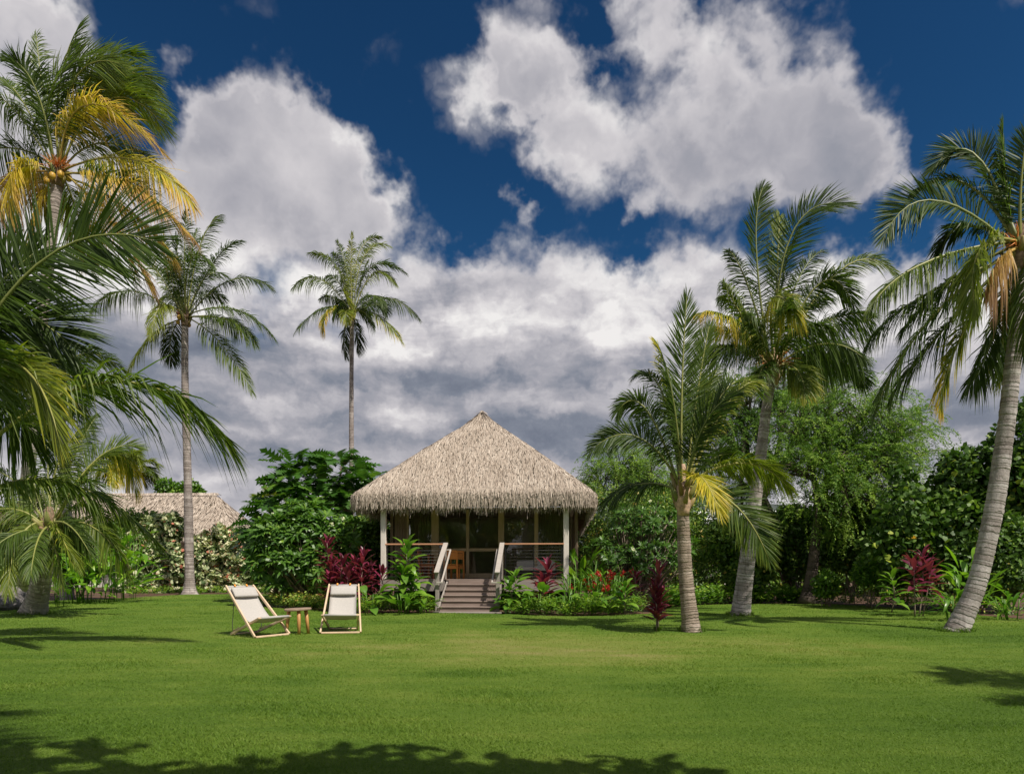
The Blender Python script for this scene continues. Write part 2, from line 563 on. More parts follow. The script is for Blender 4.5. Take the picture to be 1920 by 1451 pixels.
M['seahau'] = leaf_mat('round_leaf', [(0.00, (0.030, 0.063, 0.015)), (0.50, (0.064, 0.134, 0.024)), (0.90, (0.176, 0.275, 0.041)), (1.00, (0.323, 0.372, 0.047))], 0.50, 0.24, 0.3, 0.1)
M['white_petal'] = leaf_mat('white_petal', [(0.0, (0.75, 0.75, 0.66)), (1.0, (0.85, 0.80, 0.5))], 0.5, 0.3, 0.3, 0)
M['red_petal'] = leaf_mat('red_petal', [(0.0, (0.36, 0.012, 0.016)), (1.0, (0.55, 0.05, 0.04))], 0.4, 0.25, 0.4, 0.2)
M['yellow_petal'] = leaf_mat('yellow_petal', [(0.0, (0.75, 0.45, 0.03)), (1.0, (0.8, 0.5, 0.1))], 0.5, 0.3, 0.3, 0.1)


def bark_mat(name, c0, c1, c2, ring=9.0, bump=0.9):
    """grey palm bark with leaf scars round it; 'along' is metres up the trunk"""
    m, B, b, out = new_mat(name)
    al = B.new('ShaderNodeAttribute', attribute_name='along').outputs['Fac']
    tc = B.new('ShaderNodeTexCoord')
    wob = B.noise(tc.outputs['Object'], 6.0, 4, 0.6)
    fine = B.noise(tc.outputs['Object'], 34.0, 6, 0.7)
    big = B.noise(tc.outputs['Object'], 2.2, 4, 0.6)
    a = B.math('MULTIPLY_ADD', B.math('SUBTRACT', wob, 0.5), 0.07, al)
    drift = B.new('ShaderNodeTexNoise', noise_dimensions='1D'); B.put(drift.inputs['W'], al); drift.inputs['Scale'].default_value = 2.6; drift.inputs['Detail'].default_value = 3
    u = B.math('MULTIPLY_ADD', a, ring, B.math('MULTIPLY', drift.outputs['Fac'], 5.0))
    fr = B.math('FRACT', u)
    cell = B.new('ShaderNodeTexWhiteNoise', noise_dimensions='1D')
    B.put(cell.inputs['W'], B.math('FLOOR', u))
    ringd = B.maprange(fr, 0.0, 0.22, 0.0, 1.0, 'SMOOTHSTEP')
    f = B.math('MULTIPLY_ADD', B.math('SUBTRACT', big, 0.5), 0.9, 0.5)
    f = B.math('ADD', f, B.math('MULTIPLY', B.math('SUBTRACT', fine, 0.5), 0.7))
    f = B.math('ADD', f, B.math('MULTIPLY', B.math('SUBTRACT', cell.outputs[0], 0.5), 0.35), clamp=True)
    col = B.ramp(f, [(0.15, c0), (0.5, c1), (0.9, c2)])
    col = B.mix(B.math('MULTIPLY', B.math('MULTIPLY', B.math('SUBTRACT', 1.0, ringd), B.maprange(cell.outputs[0], 0.2, 1.0, 0.0, 0.62)), B.maprange(B.noise(tc.outputs['Object'], 7.0, 4, 0.65), 0.40, 0.62, 0.05, 1.0)), col, tuple(x * 0.6 for x in c0))
    lich = B.maprange(B.noise(tc.outputs['Object'], 3.4, 5, 0.65), 0.54, 0.66, 0.0, 0.55)
    col = B.mix(lich, col, tuple(min(x * 1.25, .7) for x in c2))
    stain = B.maprange(B.noise(B.vmath('MULTIPLY', tc.outputs['Object'], (9.0, 9.0, 1.3)), 1.0, 4, 0.6), 0.52, 0.70, 0.0, 0.6)
    col = B.mix(stain, col, tuple(x * .7 for x in c0))
    B.put(b.inputs['Base Color'], col)
    b.inputs['Roughness'].default_value = 0.85
    bp = B.new('ShaderNodeBump')
    bp.inputs['Strength'].default_value = bump
    bp.inputs['Distance'].default_value = 0.02
    B.put(bp.inputs['Height'], B.math('MULTIPLY_ADD', fine, 0.5, ringd))
    B.nt.links.new(bp.outputs[0], b.inputs['Normal'])
    return m


M['palm_bark'] = bark_mat('palm_bark', (0.17, 0.135, 0.12), (0.33, 0.28, 0.255), (0.50, 0.45, 0.42), 13.0)
M['palm_bark_brown'] = bark_mat('palm_bark_brown', (0.14, 0.10, 0.075), (0.30, 0.235, 0.185), (0.46, 0.38, 0.33), 20.0)
M['palm_bark_pale'] = bark_mat('palm_bark_pale', (0.18, 0.145, 0.13), (0.37, 0.325, 0.305), (0.56, 0.52, 0.50), 12.0)
M['fibre'] = plain_mat('palm_fibre', (0.20, 0.135, 0.085), 0.9, 0, 0.6, 20)
M['fibre_pale'] = plain_mat('torn_palm_sheath', (0.46, 0.31, 0.22), 0.85, 0, 0.5, 14)
M['boot'] = leaf_mat('frond_base', [(0.0, (0.15, 0.18, 0.05)), (0.5, (0.30, 0.25, 0.08)), (1.0, (0.24, 0.15, 0.085))], 0.5, 0.05, 0.4, 0.4)
M['orange_stalk'] = plain_mat('flower_stalk', (0.62, 0.22, 0.05), 0.6, 0, 0.4, 20)
M['coconut'] = plain_mat('coconut_husk', (0.55, 0.33, 0.05), 0.45, 0, 0.3, 12)
M['bark'] = bark_mat('tree_bark', (0.035, 0.025, 0.02), (0.085, 0.062, 0.05), (0.15, 0.115, 0.095), 4.0, 1.0)
M['stem'] = plain_mat('shrub_stem', (0.20, 0.155, 0.115), 0.85, 0, 0.4, 20)

# ------------------------------------------------------------------ ground, lawn, mountain
def soil_material():
    m, B, b, out = new_mat('garden_soil')
    geo = B.new('ShaderNodeNewGeometry')
    p = geo.outputs['Position']
    n = B.noise(p, 7.0, 8, 0.65)
    n2 = B.noise(p, 0.35, 4, 0.5)
    col = B.ramp(n, [(0.3, (0.045, 0.022, 0.012)), (0.55, (0.105, 0.050, 0.028)), (0.75, (0.18, 0.10, 0.06))])
    col = B.mix(B.maprange(n2, 0.45, 0.6, 0, 0.5), col, (0.05, 0.05, 0.02))
    B.put(b.inputs['Base Color'], col)
    b.inputs['Roughness'].default_value = 0.95
    bp = B.new('ShaderNodeBump'); bp.inputs['Strength'].default_value = 0.8; bp.inputs['Distance'].default_value = 0.03
    B.put(bp.inputs['Height'], n)
    B.nt.links.new(bp.outputs[0], b.inputs['Normal'])
    return m


def turf_colour(B):
    """colour of the lawn at a place: greener and drier patches, mowing marks"""
    geo = B.new('ShaderNodeNewGeometry')
    p = geo.outputs['Position']
    x, y, z = B.sep(p)
    patch = B.noise(p, 0.30, 4, 0.55, 0.4)
    fl = B.noise(B.comb(B.math('MULTIPLY', x, 0.8), B.math('MULTIPLY', y, 2.6), 0.0), 1.0, 5, 0.62)
    fine = B.noise(p, 60.0, 3, 0.6)
    # a worn, drier area in the middle of the lawn
    dx = B.math('MULTIPLY', B.math('SUBTRACT', x, 0.6), 0.20)
    dy = B.math('MULTIPLY', B.math('SUBTRACT', y, 10.2), 0.30)
    rr = B.math('SQRT', B.math('ADD', B.math('MULTIPLY', dx, dx), B.math('MULTIPLY', dy, dy)))
    rr = B.math('MULTIPLY_ADD', B.math('SUBTRACT', B.noise(p, 0.9, 4, 0.6), 0.5), 1.1, rr)
    worn = B.maprange(rr, 0.2, 1.1, 0.34, 0.0, 'SMOOTHSTEP')
    f = B.math('MULTIPLY_ADD', B.math('SUBTRACT', patch, 0.5), 1.0, 0.42)
    f = B.math('MULTIPLY_ADD', B.math('SUBTRACT', fl, 0.5), 0.75, f)
    f = B.math('ADD', f, worn)
    return f, fine, p


TURF = [(0.0, (0.060, 0.122, 0.012)), (0.30, (0.105, 0.192, 0.019)), (0.55, (0.162, 0.248, 0.031)), (0.80, (0.250, 0.290, 0.062)), (1.0, (0.34, 0.305, 0.12))]


def lawn_material():
    m, B, b, out = new_mat('lawn_turf')
    f, fine, p = turf_colour(B)
    f = B.math('MULTIPLY_ADD', B.math('SUBTRACT', fine, 0.5), 0.40, f, clamp=True)
    B.put(b.inputs['Base Color'], B.mix(1.0, B.ramp(f, TURF), (0.86, 0.86, 0.86), 'MULTIPLY'))
    b.inputs['Roughness'].default_value = 0.8
    b.inputs['Specular IOR Level'].default_value = 0.15
    bp = B.new('ShaderNodeBump'); bp.inputs['Strength'].default_value = 1.0; bp.inputs['Distance'].default_value = 0.03
    B.put(bp.inputs['Height'], B.noise(p, 55.0, 4, 0.75))
    B.nt.links.new(bp.outputs[0], b.inputs['Normal'])
    return m


def blade_material():
    m, B, b, out = new_mat('grass_blade')
    f, fine, p = turf_colour(B)
    at = B.new('ShaderNodeAttribute', attribute_name='tint')
    f = B.math('ADD', f, B.math('MULTIPLY', B.math('SUBTRACT', at.outputs['Fac'], 0.5), 0.32), clamp=True)
    col = B.ramp(f, TURF)
    B.put(b.inputs['Base Color'], col)
    b.inputs['Roughness'].default_value = 0.55
    b.inputs['Specular IOR Level'].default_value = 0.25
    tr = B.new('ShaderNodeBsdfTranslucent')
    B.put(tr.inputs['Color'], B.mix(1.0, col, (1.3, 1.4, 0.8), 'MULTIPLY'))
    mx = B.new('ShaderNodeMixShader'); mx.inputs[0].default_value = 0.35
    B.nt.links.new(b.outputs[0], mx.inputs[1]); B.nt.links.new(tr.outputs[0], mx.inputs[2])
    B.nt.links.new(mx.outputs[0], out.inputs['Surface'])
    return m


mb = MB()
R0 = 6000.0
mb.add([(-R0, -R0, -0.03), (R0, -R0, -0.03), (R0, R0, -0.03), (-R0, R0, -0.03)], None, [(0, 1, 2, 3)])
obj('ground', mb, soil_material(), kind='structure')

# outline of the lawn, read off the photograph and put on the ground plane
edge_px = [(-330, 1140), (-60, 1131), (60, 1127), (150, 1124), (230, 1121), (300, 1117), (350, 1114), (430, 1113.5), (510, 1114), (560, 1116.5), (575, 1122), (530, 1127), (492, 1133), (500, 1138.5),
           (560, 1142), (610, 1146), (660, 1149), (740, 1149.5), (815, 1148.5), (945, 1150.5), (1000, 1154), (1080, 1155), (1150, 1154), (1215, 1150), (1245, 1141), (1290, 1135), (1350, 1132.5),
           (1450, 1131.5), (1560, 1132), (1640, 1136), (1710, 1142), (1800, 1150), (1890, 1158), (2010, 1167), (2300, 1182)]
edge = []
for a, b_ in zip(edge_px[:-1], edge_px[1:]):
    for k in range(4):
        t = k / 4
        g = G(a[0] * (1 - t) + b_[0] * t, a[1] * (1 - t) + b_[1] * t)
        edge.append((g[0] + rng.normal(0, .03), g[1] + rng.normal(0, .06)))
lawn_poly = np.array([(-26.0, -14.0)] + [(-26.0, 16.0)] + edge + [(26.0, 10.0), (26.0, -14.0)])
lm = bpy.data.meshes.new('lawn')
lm.from_pydata([(x, y, 0.0) for x, y in lawn_poly], [], [list(range(len(lawn_poly)))[::-1]])
lm.materials.append(lawn_material())
lw = link(bpy.data.objects.new('lawn', lm))
lw['kind'] = 'structure'


def in_poly(pts, poly):
    x, y = pts[:, 0], pts[:, 1]
    ins = np.zeros(len(pts), bool)
    j = len(poly) - 1
    for i in range(len(poly)):
        xi, yi = poly[i]; xj, yj = poly[j]
        c = ((yi > y) != (yj > y)) & (x < (xj - xi) * (y - yi) / (yj - yi + 1e-12) + xi)
        ins ^= c
        j = i
    return ins


def make_grass(n):
    d = 2.6 * (31 / 2.6) ** rng.random(n)
    x = (rng.random(n) * 2 - 1) * 0.95 * d
    pts = np.stack([x, d], 1)
    pts = pts[in_poly(pts, lawn_poly)]
    # longer grass left standing round the palm feet
    for (px, py, r) in ((1297, 1183, .20), (1388, 1153, .27), (1790, 1183, .24), (62, 1151, .36), (356, 1112, .36), (1233, 1183, .03)):
        g = G(px, py); k = 420
        a = rng.random(k) * 6.283; q = r * (1.0 + .35 * rng.random(k) ** 2)
        pts = np.concatenate([pts, np.stack([g[0] + np.cos(a) * q, g[1] + np.sin(a) * q], 1)])
    ntuft = 420 * 6
    n = len(pts); d = pts[:, 1]
    # tufts: pull blades together in small clumps
    th = rng.random(n) * 2 * np.pi
    lean = 0.6 + 0.9 * rng.random(n)
    h = (0.010 + 0.012 * rng.random(n)) * (1 + 0.02 * d)
    h = h * (0.8 + .8 * np.clip(np.sin(pts[:, 0] * 1.9 + np.sin(pts[:, 1] * 1.3) * 2) * np.sin(pts[:, 1] * 2.3 + pts[:, 0]), 0, 1))
    h[-ntuft:] = .05 + .07 * rng.random(ntuft)
    w = 0.0020 + 0.00050 * d
    lean[-ntuft:] *= .6
    base = np.stack([pts[:, 0], pts[:, 1], np.full(n, -0.004)], 1)
    dirv = np.stack([np.cos(th), np.sin(th), np.zeros(n)], 1)
    side = np.stack([-np.sin(th), np.cos(th), np.zeros(n)], 1)
    ph = rng.random(n) * np.pi
    side = side * np.cos(ph)[:, None] + dirv * np.sin(ph)[:, None]
    mid = base + dirv * (h * lean * .45)[:, None] + np.array([0, 0, 1.0]) * (h * .65)[:, None]
    tip = base + dirv * (h * lean * 1.2)[:, None] + np.array([0, 0, 1.0]) * h[:, None]
    v = np.stack([base - side * (w / 2)[:, None], base + side * (w / 2)[:, None], mid + side * (w * .42)[:, None], mid - side * (w * .42)[:, None], tip], 1)
    k = (np.arange(n) * 5)[:, None]
    mb = MB()
    mb.add(v, k + np.array([3, 2, 4]), k + np.array([0, 1, 2, 3]), np.repeat(rng.random(n), 5))
    obj('grass', mb, blade_material(), kind='stuff')


make_grass(520000)


def mountain():
    m, B, b, out = new_mat('mountain_slope')
    geo = B.new('ShaderNodeNewGeometry')
    n = B.noise(geo.outputs['Position'], 0.004, 6, 0.6)
    B.put(b.inputs['Base Color'], B.ramp(n, [(0.3, (0.030, 0.042, 0.040)), (0.7, (0.065, 0.080, 0.068))]))
    b.inputs['Roughness'].default_value = 1.0
    mb = MB()
    xs = np.linspace(-5200, 5200, 80); ys = np.linspace(4200, 5900, 24)
    X, Y = np.meshgrid(xs, ys, indexing='ij')
    ridge = 640 * np.exp(-((X - 1500) / 1500) ** 2) + 180 * np.exp(-((X + 2600) / 1500) ** 2)
    prof = np.clip((Y - 4200) / 1200, 0, 1) ** 0.8
    Z = ridge * prof + 22 * np.sin(X / 170 + Y / 300) * prof + 14 * np.sin(X / 71 + 2) * prof - 5
    nx, ny = X.shape
    i = np.arange(nx - 1)[:, None] * ny; j = np.arange(ny - 1)[None]
    q = np.stack([i + j, i + ny + j, i + ny + j + 1, i + j + 1], -1).reshape(-1, 4)
    mb.add(np.stack([X, Y, Z], -1).reshape(-1, 3), None, q, smooth=True)
    obj('mountain', mb, m, kind='structure')


mountain()

# ------------------------------------------------------------------ thatched roofs
def thatch_mat():
    m, B, b, out = new_mat('thatch')
    at = B.new('ShaderNodeAttribute', attribute_name='tint')
    geo = B.new('ShaderNodeNewGeometry')
    n = B.noise(B.vmath('MULTIPLY', geo.outputs['Position'], (1.6, 1.6, .55)), 1.0, 6, 0.65)
    f = B.math('ADD', at.outputs['Fac'], B.math('MULTIPLY', B.math('SUBTRACT', n, 0.5), 0.55), clamp=True)
    B.put(b.inputs['Base Color'], B.ramp(f, [(0.0, (0.16, 0.122, 0.095)), (0.3, (0.355, 0.288, 0.232)), (0.7, (0.50, 0.425, 0.355)), (1.0, (0.65, 0.57, 0.485))]))
    b.inputs['Roughness'].default_value = 0.8
    b.inputs['Specular IOR Level'].default_value = 0.2
    return m


M['thatch'] = thatch_mat()
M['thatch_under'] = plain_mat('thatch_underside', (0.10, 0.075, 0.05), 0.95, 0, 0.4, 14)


def round_loop(hx, yf, yb, r, n=None, step=None):
    """points and outward normals along a rectangle with rounded corners, from the back left round the front to the back right"""
    r = min(r, hx * 0.9 + 1e-4, max((yb - yf) / 2 * 0.95, 1e-4))
    segs = [((-hx, yb), (-hx, yf + r), None), None, ((-hx + r, yf), (hx - r, yf), None), None, ((hx, yf + r), (hx, yb), None)]
    lens = [yb - yf - r, r * math.pi / 2, 2 * (hx - r), r * math.pi / 2, yb - yf - r]
    tot = sum(lens)
    if n is None:
        n = max(6, int(tot / step))
        s = np.sort(rng.random(n)) * tot
    else:
        s = np.linspace(0, tot, n)
    cum = np.cumsum([0] + lens)
    k = np.clip(np.searchsorted(cum, s, 'right') - 1, 0, 4)
    u = s - cum[k]
    p = np.zeros((n, 2)); o = np.zeros((n, 2))
    a = k == 0; p[a] = np.stack([np.full(a.sum(), -hx), yb - u[a]], 1); o[a] = (-1, 0)
    a = k == 2; p[a] = np.stack([-hx + r + u[a], np.full(a.sum(), yf)], 1); o[a] = (0, -1)
    a = k == 4; p[a] = np.stack([np.full(a.sum(), hx), yf + r + u[a]], 1); o[a] = (1, 0)
    a = k == 1; th = np.pi + u[a] / r; o[a] = np.stack([np.cos(th), np.sin(th)], 1); p[a] = np.array([-hx + r, yf + r]) + o[a] * r
    a = k == 3; th = 1.5 * np.pi + u[a] / r; o[a] = np.stack([np.cos(th), np.sin(th)], 1); p[a] = np.array([hx - r, yf + r]) + o[a] * r
    return p, o


def thatch_roof(parent, half, front, length, z_top, z_eave, run_front, pitch_pts, dens, strip_w, strip_l, exposure, fringe_len, xoff=0.0, keep=None):
    """hip roof; plan is a rectangle growing from the ridge to the eave"""
    prof = []                                   # (t, z)
    rows = []
    (t0, za), *rest = pitch_pts
    pts = np.array(pitch_pts, float)
    seg = np.linalg.norm(np.diff(pts * np.array([half, 1.0]), axis=0), axis=1)
    cum = np.concatenate([[0], np.cumsum(seg)])
    ss = np.arange(0.02, cum[-1], exposure)
    tt = np.interp(ss, cum, pts[:, 0]); zz = np.interp(ss, cum, pts[:, 1])

    def ext(t):
        hx = half * t
        yf = front + run_front - run_front * t
        yb = front + length - run_front + run_front * t
        return max(hx, 0.02), yf, yb
    # solid under the strips
    ub = MB()
    N = 90
    g = []
    for t, z in zip(np.interp(np.linspace(0, cum[-1], 26), cum, pts[:, 0]), np.interp(np.linspace(0, cum[-1], 26), cum, pts[:, 1])):
        hx, yf, yb = ext(t)
        p, o = round_loop(max(hx - 0.05, 0.01), yf + 0.05, yb - 0.05, 0.55, n=N)
        g.append(np.concatenate([p + np.array([xoff, 0]), np.full((N, 1), z - 0.05)], 1))
    g = np.array(g)
    i = np.arange(len(g) - 1)[:, None] * N; j = np.arange(N - 1)[None]
    ub.add(g.reshape(-1, 3), None, np.stack([i + j, i + N + j, i + N + j + 1, i + j + 1], -1).reshape(-1, 4), smooth=True)
    # inner lining a little lower, so the eave is thick
    obj('roof_deck', ub, M['thatch_under'], parent)
    mb = MB()
    for t, z, s in zip(tt, zz, ss):
        hx, yf, yb = ext(t)
        p, o = round_loop(hx, yf, yb, 0.55, step=strip_w / dens)
        if keep is not None:
            k = keep(p, o); p, o = p[k], o[k]
        n = len(p)
        s2 = min(s + 0.12, cum[-1])
        s1 = max(s2 - 0.2, 0)
        dt = (np.interp(s2, cum, pts[:, 0]) - np.interp(s1, cum, pts[:, 0])); dz = np.interp(s2, cum, pts[:, 1]) - np.interp(s1, cum, pts[:, 1])
        run = np.where(np.abs(o[:, 1]) > 0.7, run_front, half) * dt
        D = nrm(np.concatenate([o * run[:, None], np.full((n, 1), dz)], 1))
        tang = np.stack([-o[:, 1], o[:, 0], np.zeros(n)], 1)
        Nn = nrm(np.cross(tang, D)); Nn *= np.sign(Nn[:, 2:3] + 1e-6)
        Nn = np.where((np.abs(D[:, 2:3]) > 0.96), np.concatenate([o, np.zeros((n, 1))], 1), Nn)
        ln = strip_l * (0.6 + 0.7 * rng.random(n))
        base = np.concatenate([p + np.array([xoff, 0]), np.full((n, 1), z)], 1) - D * (ln * .35)[:, None] + Nn * (rng.random(n) * .02 - .02)[:, None]
        base += rng.normal(0, 0.012, (n, 1)) * D
        Dj = nrm(D + tang * rng.normal(0, .13, (n, 1)) + Nn * (0.06 + rng.normal(0, .05, (n, 1))))
        Wd = nrm(np.cross(Nn + tang * rng.normal(0, .5, (n, 1)), Dj))
        w = strip_w * (0.5 + 0.8 * rng.random(n))
        a = base - Wd * (w / 2)[:, None]; b = base + Wd * (w / 2)[:, None]
        e = base + Dj * ln[:, None] - np.array([0, 0, 1]) * (0.02 * rng.random(n))[:, None]
        c = e + Wd * (w * .28)[:, None]; d = e - Wd * (w * .28)[:, None]
        k = np.arange(n)[:, None] * 4
        mb.add(np.stack([a, b, c, d], 1), None, k + np.arange(4), np.repeat(np.clip(rng.normal(.52, .17, n), 0, 1), 4))
    # the shaggy fringe that hangs from the eave
    hx, yf, yb = ext(pts[-1, 0])
    for lay, (inw, zup) in enumerate(((0.0, 0.16), (0.04, 0.10), (0.09, 0.05), (0.15, 0.0), (0.02, 0.34))):
        p, o = round_loop(hx - inw, yf + inw, yb - inw, 0.5, step=strip_w * .62 / dens)
        if keep is not None:
            k = keep(p, o); p, o = p[k], o[k]
        n = len(p)
        tang = np.stack([-o[:, 1], o[:, 0], np.zeros(n)], 1); out3 = np.concatenate([o, np.zeros((n, 1))], 1)
        base = np.concatenate([p + np.array([xoff, 0]), np.full((n, 1), pts[-1, 1] + zup)], 1) + out3 * rng.normal(0, .03, (n, 1))
        D = nrm(np.array([0, 0, -1.0]) + tang * rng.normal(0, .10, (n, 1)) + out3 * (rng.normal(-.05, .10, (n, 1))))
        ln = fringe_len * (0.55 + 0.5 * rng.random(n) + 0.12 * np.sin(p[:, 0] * 5 + p[:, 1] * 4)) + np.where(rng.random(n) < .03, .12, 0)
        Wd = nrm(np.cross(D, out3 + tang * rng.normal(0, .7, (n, 1))))
        w = strip_w * .85 * (0.4 + 0.7 * rng.random(n))
        a = base - Wd * (w / 2)[:, None]; b = base + Wd * (w / 2)[:, None]
        e = base + D * ln[:, None]
        c = e + Wd * (w * .18)[:, None]; d = e - Wd * (w * .18)[:, None]
        k = np.arange(n)[:, None] * 4
        mb.add(np.stack([a, b, c, d], 1), None, k + np.arange(4), np.repeat(np.clip(rng.normal(.46, .25, n), 0, 1), 4))
    # strips wrapped over the ridge
    y0, y1 = front + run_front, front + length - run_front
    n = int((y1 - y0 + .4) * 90 * dens)
    yy = y0 - .12 + rng.random(n) * (y1 - y0 + .3)
    sd = np.sign(rng.random(n) - .5)
    base = np.stack([xoff + sd * rng.random(n) * .03, yy, np.full(n, z_top + .02)], 1)
    D = nrm(np.stack([sd * 1.0, np.where(yy < y0 + .05, -1.0, 0) + rng.normal(0, .3, n), np.full(n, -.75)], 1))
    k = np.arange(n)[:, None] * 4
    Wd = nrm(np.cross(D, [0, 0, 1.0])); w = strip_w * 1.1
    e = base + D * (.25 + .15 * rng.random((n, 1)))
    mb.add(np.stack([base - Wd * w / 2, base + Wd * w / 2, e + Wd * w * .3, e - Wd * w * .3], 1), None, k + np.arange(4), np.repeat(np.clip(rng.normal(.5, .2, n), 0, 1), 4))
    return obj('thatch', mb, M['thatch'], parent, kind='stuff')


# ------------------------------------------------------------------ the bungalow
M['post'] = wood_mat('post_paint', (0.60, 0.54, 0.48), (0.74, 0.68, 0.62), (20, 20, 2), 0.6, 0.06)
M['greywood'] = wood_mat('weathered_grey_wood', (0.235, 0.205, 0.18), (0.36, 0.325, 0.295), (2, 26, 26), 0.7)
M['capgrey'] = wood_mat('pale_grey_rail', (0.36, 0.32, 0.285), (0.47, 0.425, 0.385), (2, 26, 26), 0.6)
M['tread'] = wood_mat('brown_decking', (0.19, 0.140, 0.118), (0.31, 0.240, 0.205), (2, 34, 34), 0.65)
M['cap'] = wood_mat('cedar_cap_rail', (0.46, 0.22, 0.12), (0.62, 0.33, 0.19), (3, 30, 30), 0.5)
M['skirt'] = wood_mat('grey_fascia', (0.25, 0.215, 0.19), (0.31, 0.27, 0.24), (1, 14, 14), 0.7, 0.05)
M['frame'] = wood_mat('door_frame', (0.46, 0.34, 0.20), (0.60, 0.46, 0.28), (20, 20, 2), 0.45, 0.05)
M['panel'] = wood_mat('dark_wall_board', (0.24, 0.165, 0.115), (0.32, 0.23, 0.165), (20, 20, 2), 0.6, 0.1)
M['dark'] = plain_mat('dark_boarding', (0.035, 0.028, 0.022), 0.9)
M['room'] = plain_mat('room_wall', (0.58, 0.55, 0.47), 0.9, 0, 0.15, 2)
M['steel'] = plain_mat('steel_cable', (0.10, 0.10, 0.10), 0.55, 0.5, 0.1)
M['blackmetal'] = plain_mat('dark_metal', (0.03, 0.03, 0.032), 0.45, 0.6, 0.1)
M['orangewood'] = wood_mat('varnished_orange_wood', (0.50, 0.17, 0.035), (0.66, 0.26, 0.06), (14, 14, 2), 0.35, 0.05)
M['redwood'] = wood_mat('red_brown_wood', (0.24, 0.075, 0.03), (0.36, 0.13, 0.05), (14, 14, 2), 0.4, 0.05)
M['cushion'] = plain_mat('pale_cushion', (0.45, 0.42, 0.39), 0.9, 0, 0.06, 30)


def glass_mat(tint=0.35):
    m, B, b, out = new_mat('window_glass')
    tr = B.new('ShaderNodeBsdfTransparent'); tr.inputs[0].default_value = (tint, tint, tint * .92, 1)
    gl = B.new('ShaderNodeBsdfGlossy'); gl.inputs['Roughness'].default_value = 0.02
    tc = B.new('ShaderNodeTexCoord')
    bp = B.new('ShaderNodeBump'); bp.inputs['Strength'].default_value = 0.12; bp.inputs['Distance'].default_value = 0.02
    B.put(bp.inputs['Height'], B.noise(tc.outputs['Object'], 2.5, 2, 0.5))
    B.nt.links.new(bp.outputs[0], gl.inputs['Normal'])
    fr = B.new('ShaderNodeFresnel'); fr.inputs['IOR'].default_value = 1.55
    mx = B.new('ShaderNodeMixShader')
    B.put(mx.inputs[0], B.math('MULTIPLY', fr.outputs[0], 2.0, clamp=True))
    B.nt.links.new(tr.outputs[0], mx.inputs[1]); B.nt.links.new(gl.outputs[0], mx.inputs[2])
    B.nt.links.new(mx.outputs[0], out.inputs['Surface'])
    return m


M['glass'] = glass_mat(0.78)
HA = math.radians(-4.33)
HUT_LOC = np.array([-1.116, 19.85, 0.0])
hut = thing('thatched_bungalow', 'thatched bungalow on stilts with open porch and steps down to the lawn', 'bungalow', HUT_LOC, HA)
DZ = 0.87                                            # deck height


def hutw(x, y, z):
    c, s = math.cos(HA), math.sin(HA)
    return np.array([HUT_LOC[0] + c * x - s * y, HUT_LOC[1] + s * x + c * y, z])


thatch_roof(hut, 3.62, -0.30, 14.5, 6.30, 3.0, 2.70,
            [(0.0, 6.30), (0.5, 4.88), (0.93, 3.58), (0.985, 3.40), (1.0, 3.28), (1.0, 3.02)],
            1.0, 0.023, 0.22, 0.060, 0.28, xoff=-0.06, keep=lambda p, o: (p[:, 1] < 3.5) | (rng.random(len(p)) < .3))


def part(name, mats, parent, *shapes, kind=None):
    mb = MB()
    for s in shapes:
        getattr(mb, s[0])(*s[1:-1] if isinstance(s[-1], dict) else s[1:], **(s[-1] if isinstance(s[-1], dict) else {}))
    return obj(name, mb, mats, parent, kind)


# posts
for x, y in ((-2.68, .08), (2.68, .08)):
    part('post', M['post'], hut, ('box', (x, y, (DZ + 3.05) / 2), (.155, .155, 3.05 - DZ), .012))
part('eave_beam', M['panel'], hut, ('box', (0, .08, 3.10), (5.9, .14, .22), .01))
part('porch_ceiling', M['panel'], hut, *[('box', (0, 0.0 + i * .2, 3.23), (6.4, .19, .02), .003) for i in range(12)])
# open rafters under the side eaves
for s in (-1, 1):
    for k in range(9):
        part('rafter', M['panel'], hut, ('bar', (s * 2.75, .6 + k * 1.5, 3.45), (s * 3.42, .6 + k * 1.5, 2.98), .06, .12))
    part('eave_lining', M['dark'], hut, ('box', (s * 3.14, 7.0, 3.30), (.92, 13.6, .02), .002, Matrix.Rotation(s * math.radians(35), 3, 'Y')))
# deck of separate boards
for k in range(15):
    part('deck_board', M['tread'], hut, ('box', (0, .07 + k * .145, DZ - .014), (5.55, .139, .028), .004))
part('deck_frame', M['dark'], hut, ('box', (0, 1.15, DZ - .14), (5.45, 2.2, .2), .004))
part('fascia', M['skirt'], hut, ('box', (-1.80, -.022, DZ - .185), (1.92, .04, .31), .004))
part('fascia', M['skirt'], hut, ('box', (1.83, -.022, DZ - .185), (1.88, .04, .31), .004))
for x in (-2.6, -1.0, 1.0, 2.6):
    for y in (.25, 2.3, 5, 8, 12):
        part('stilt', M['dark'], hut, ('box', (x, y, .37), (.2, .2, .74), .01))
part('dark_void_backing', M['dark'], hut, ('box', (0, 2.6, .36), (6.0, .06, .72), .004))  # dark backing sheet; its colour stands in for the shade under the deck
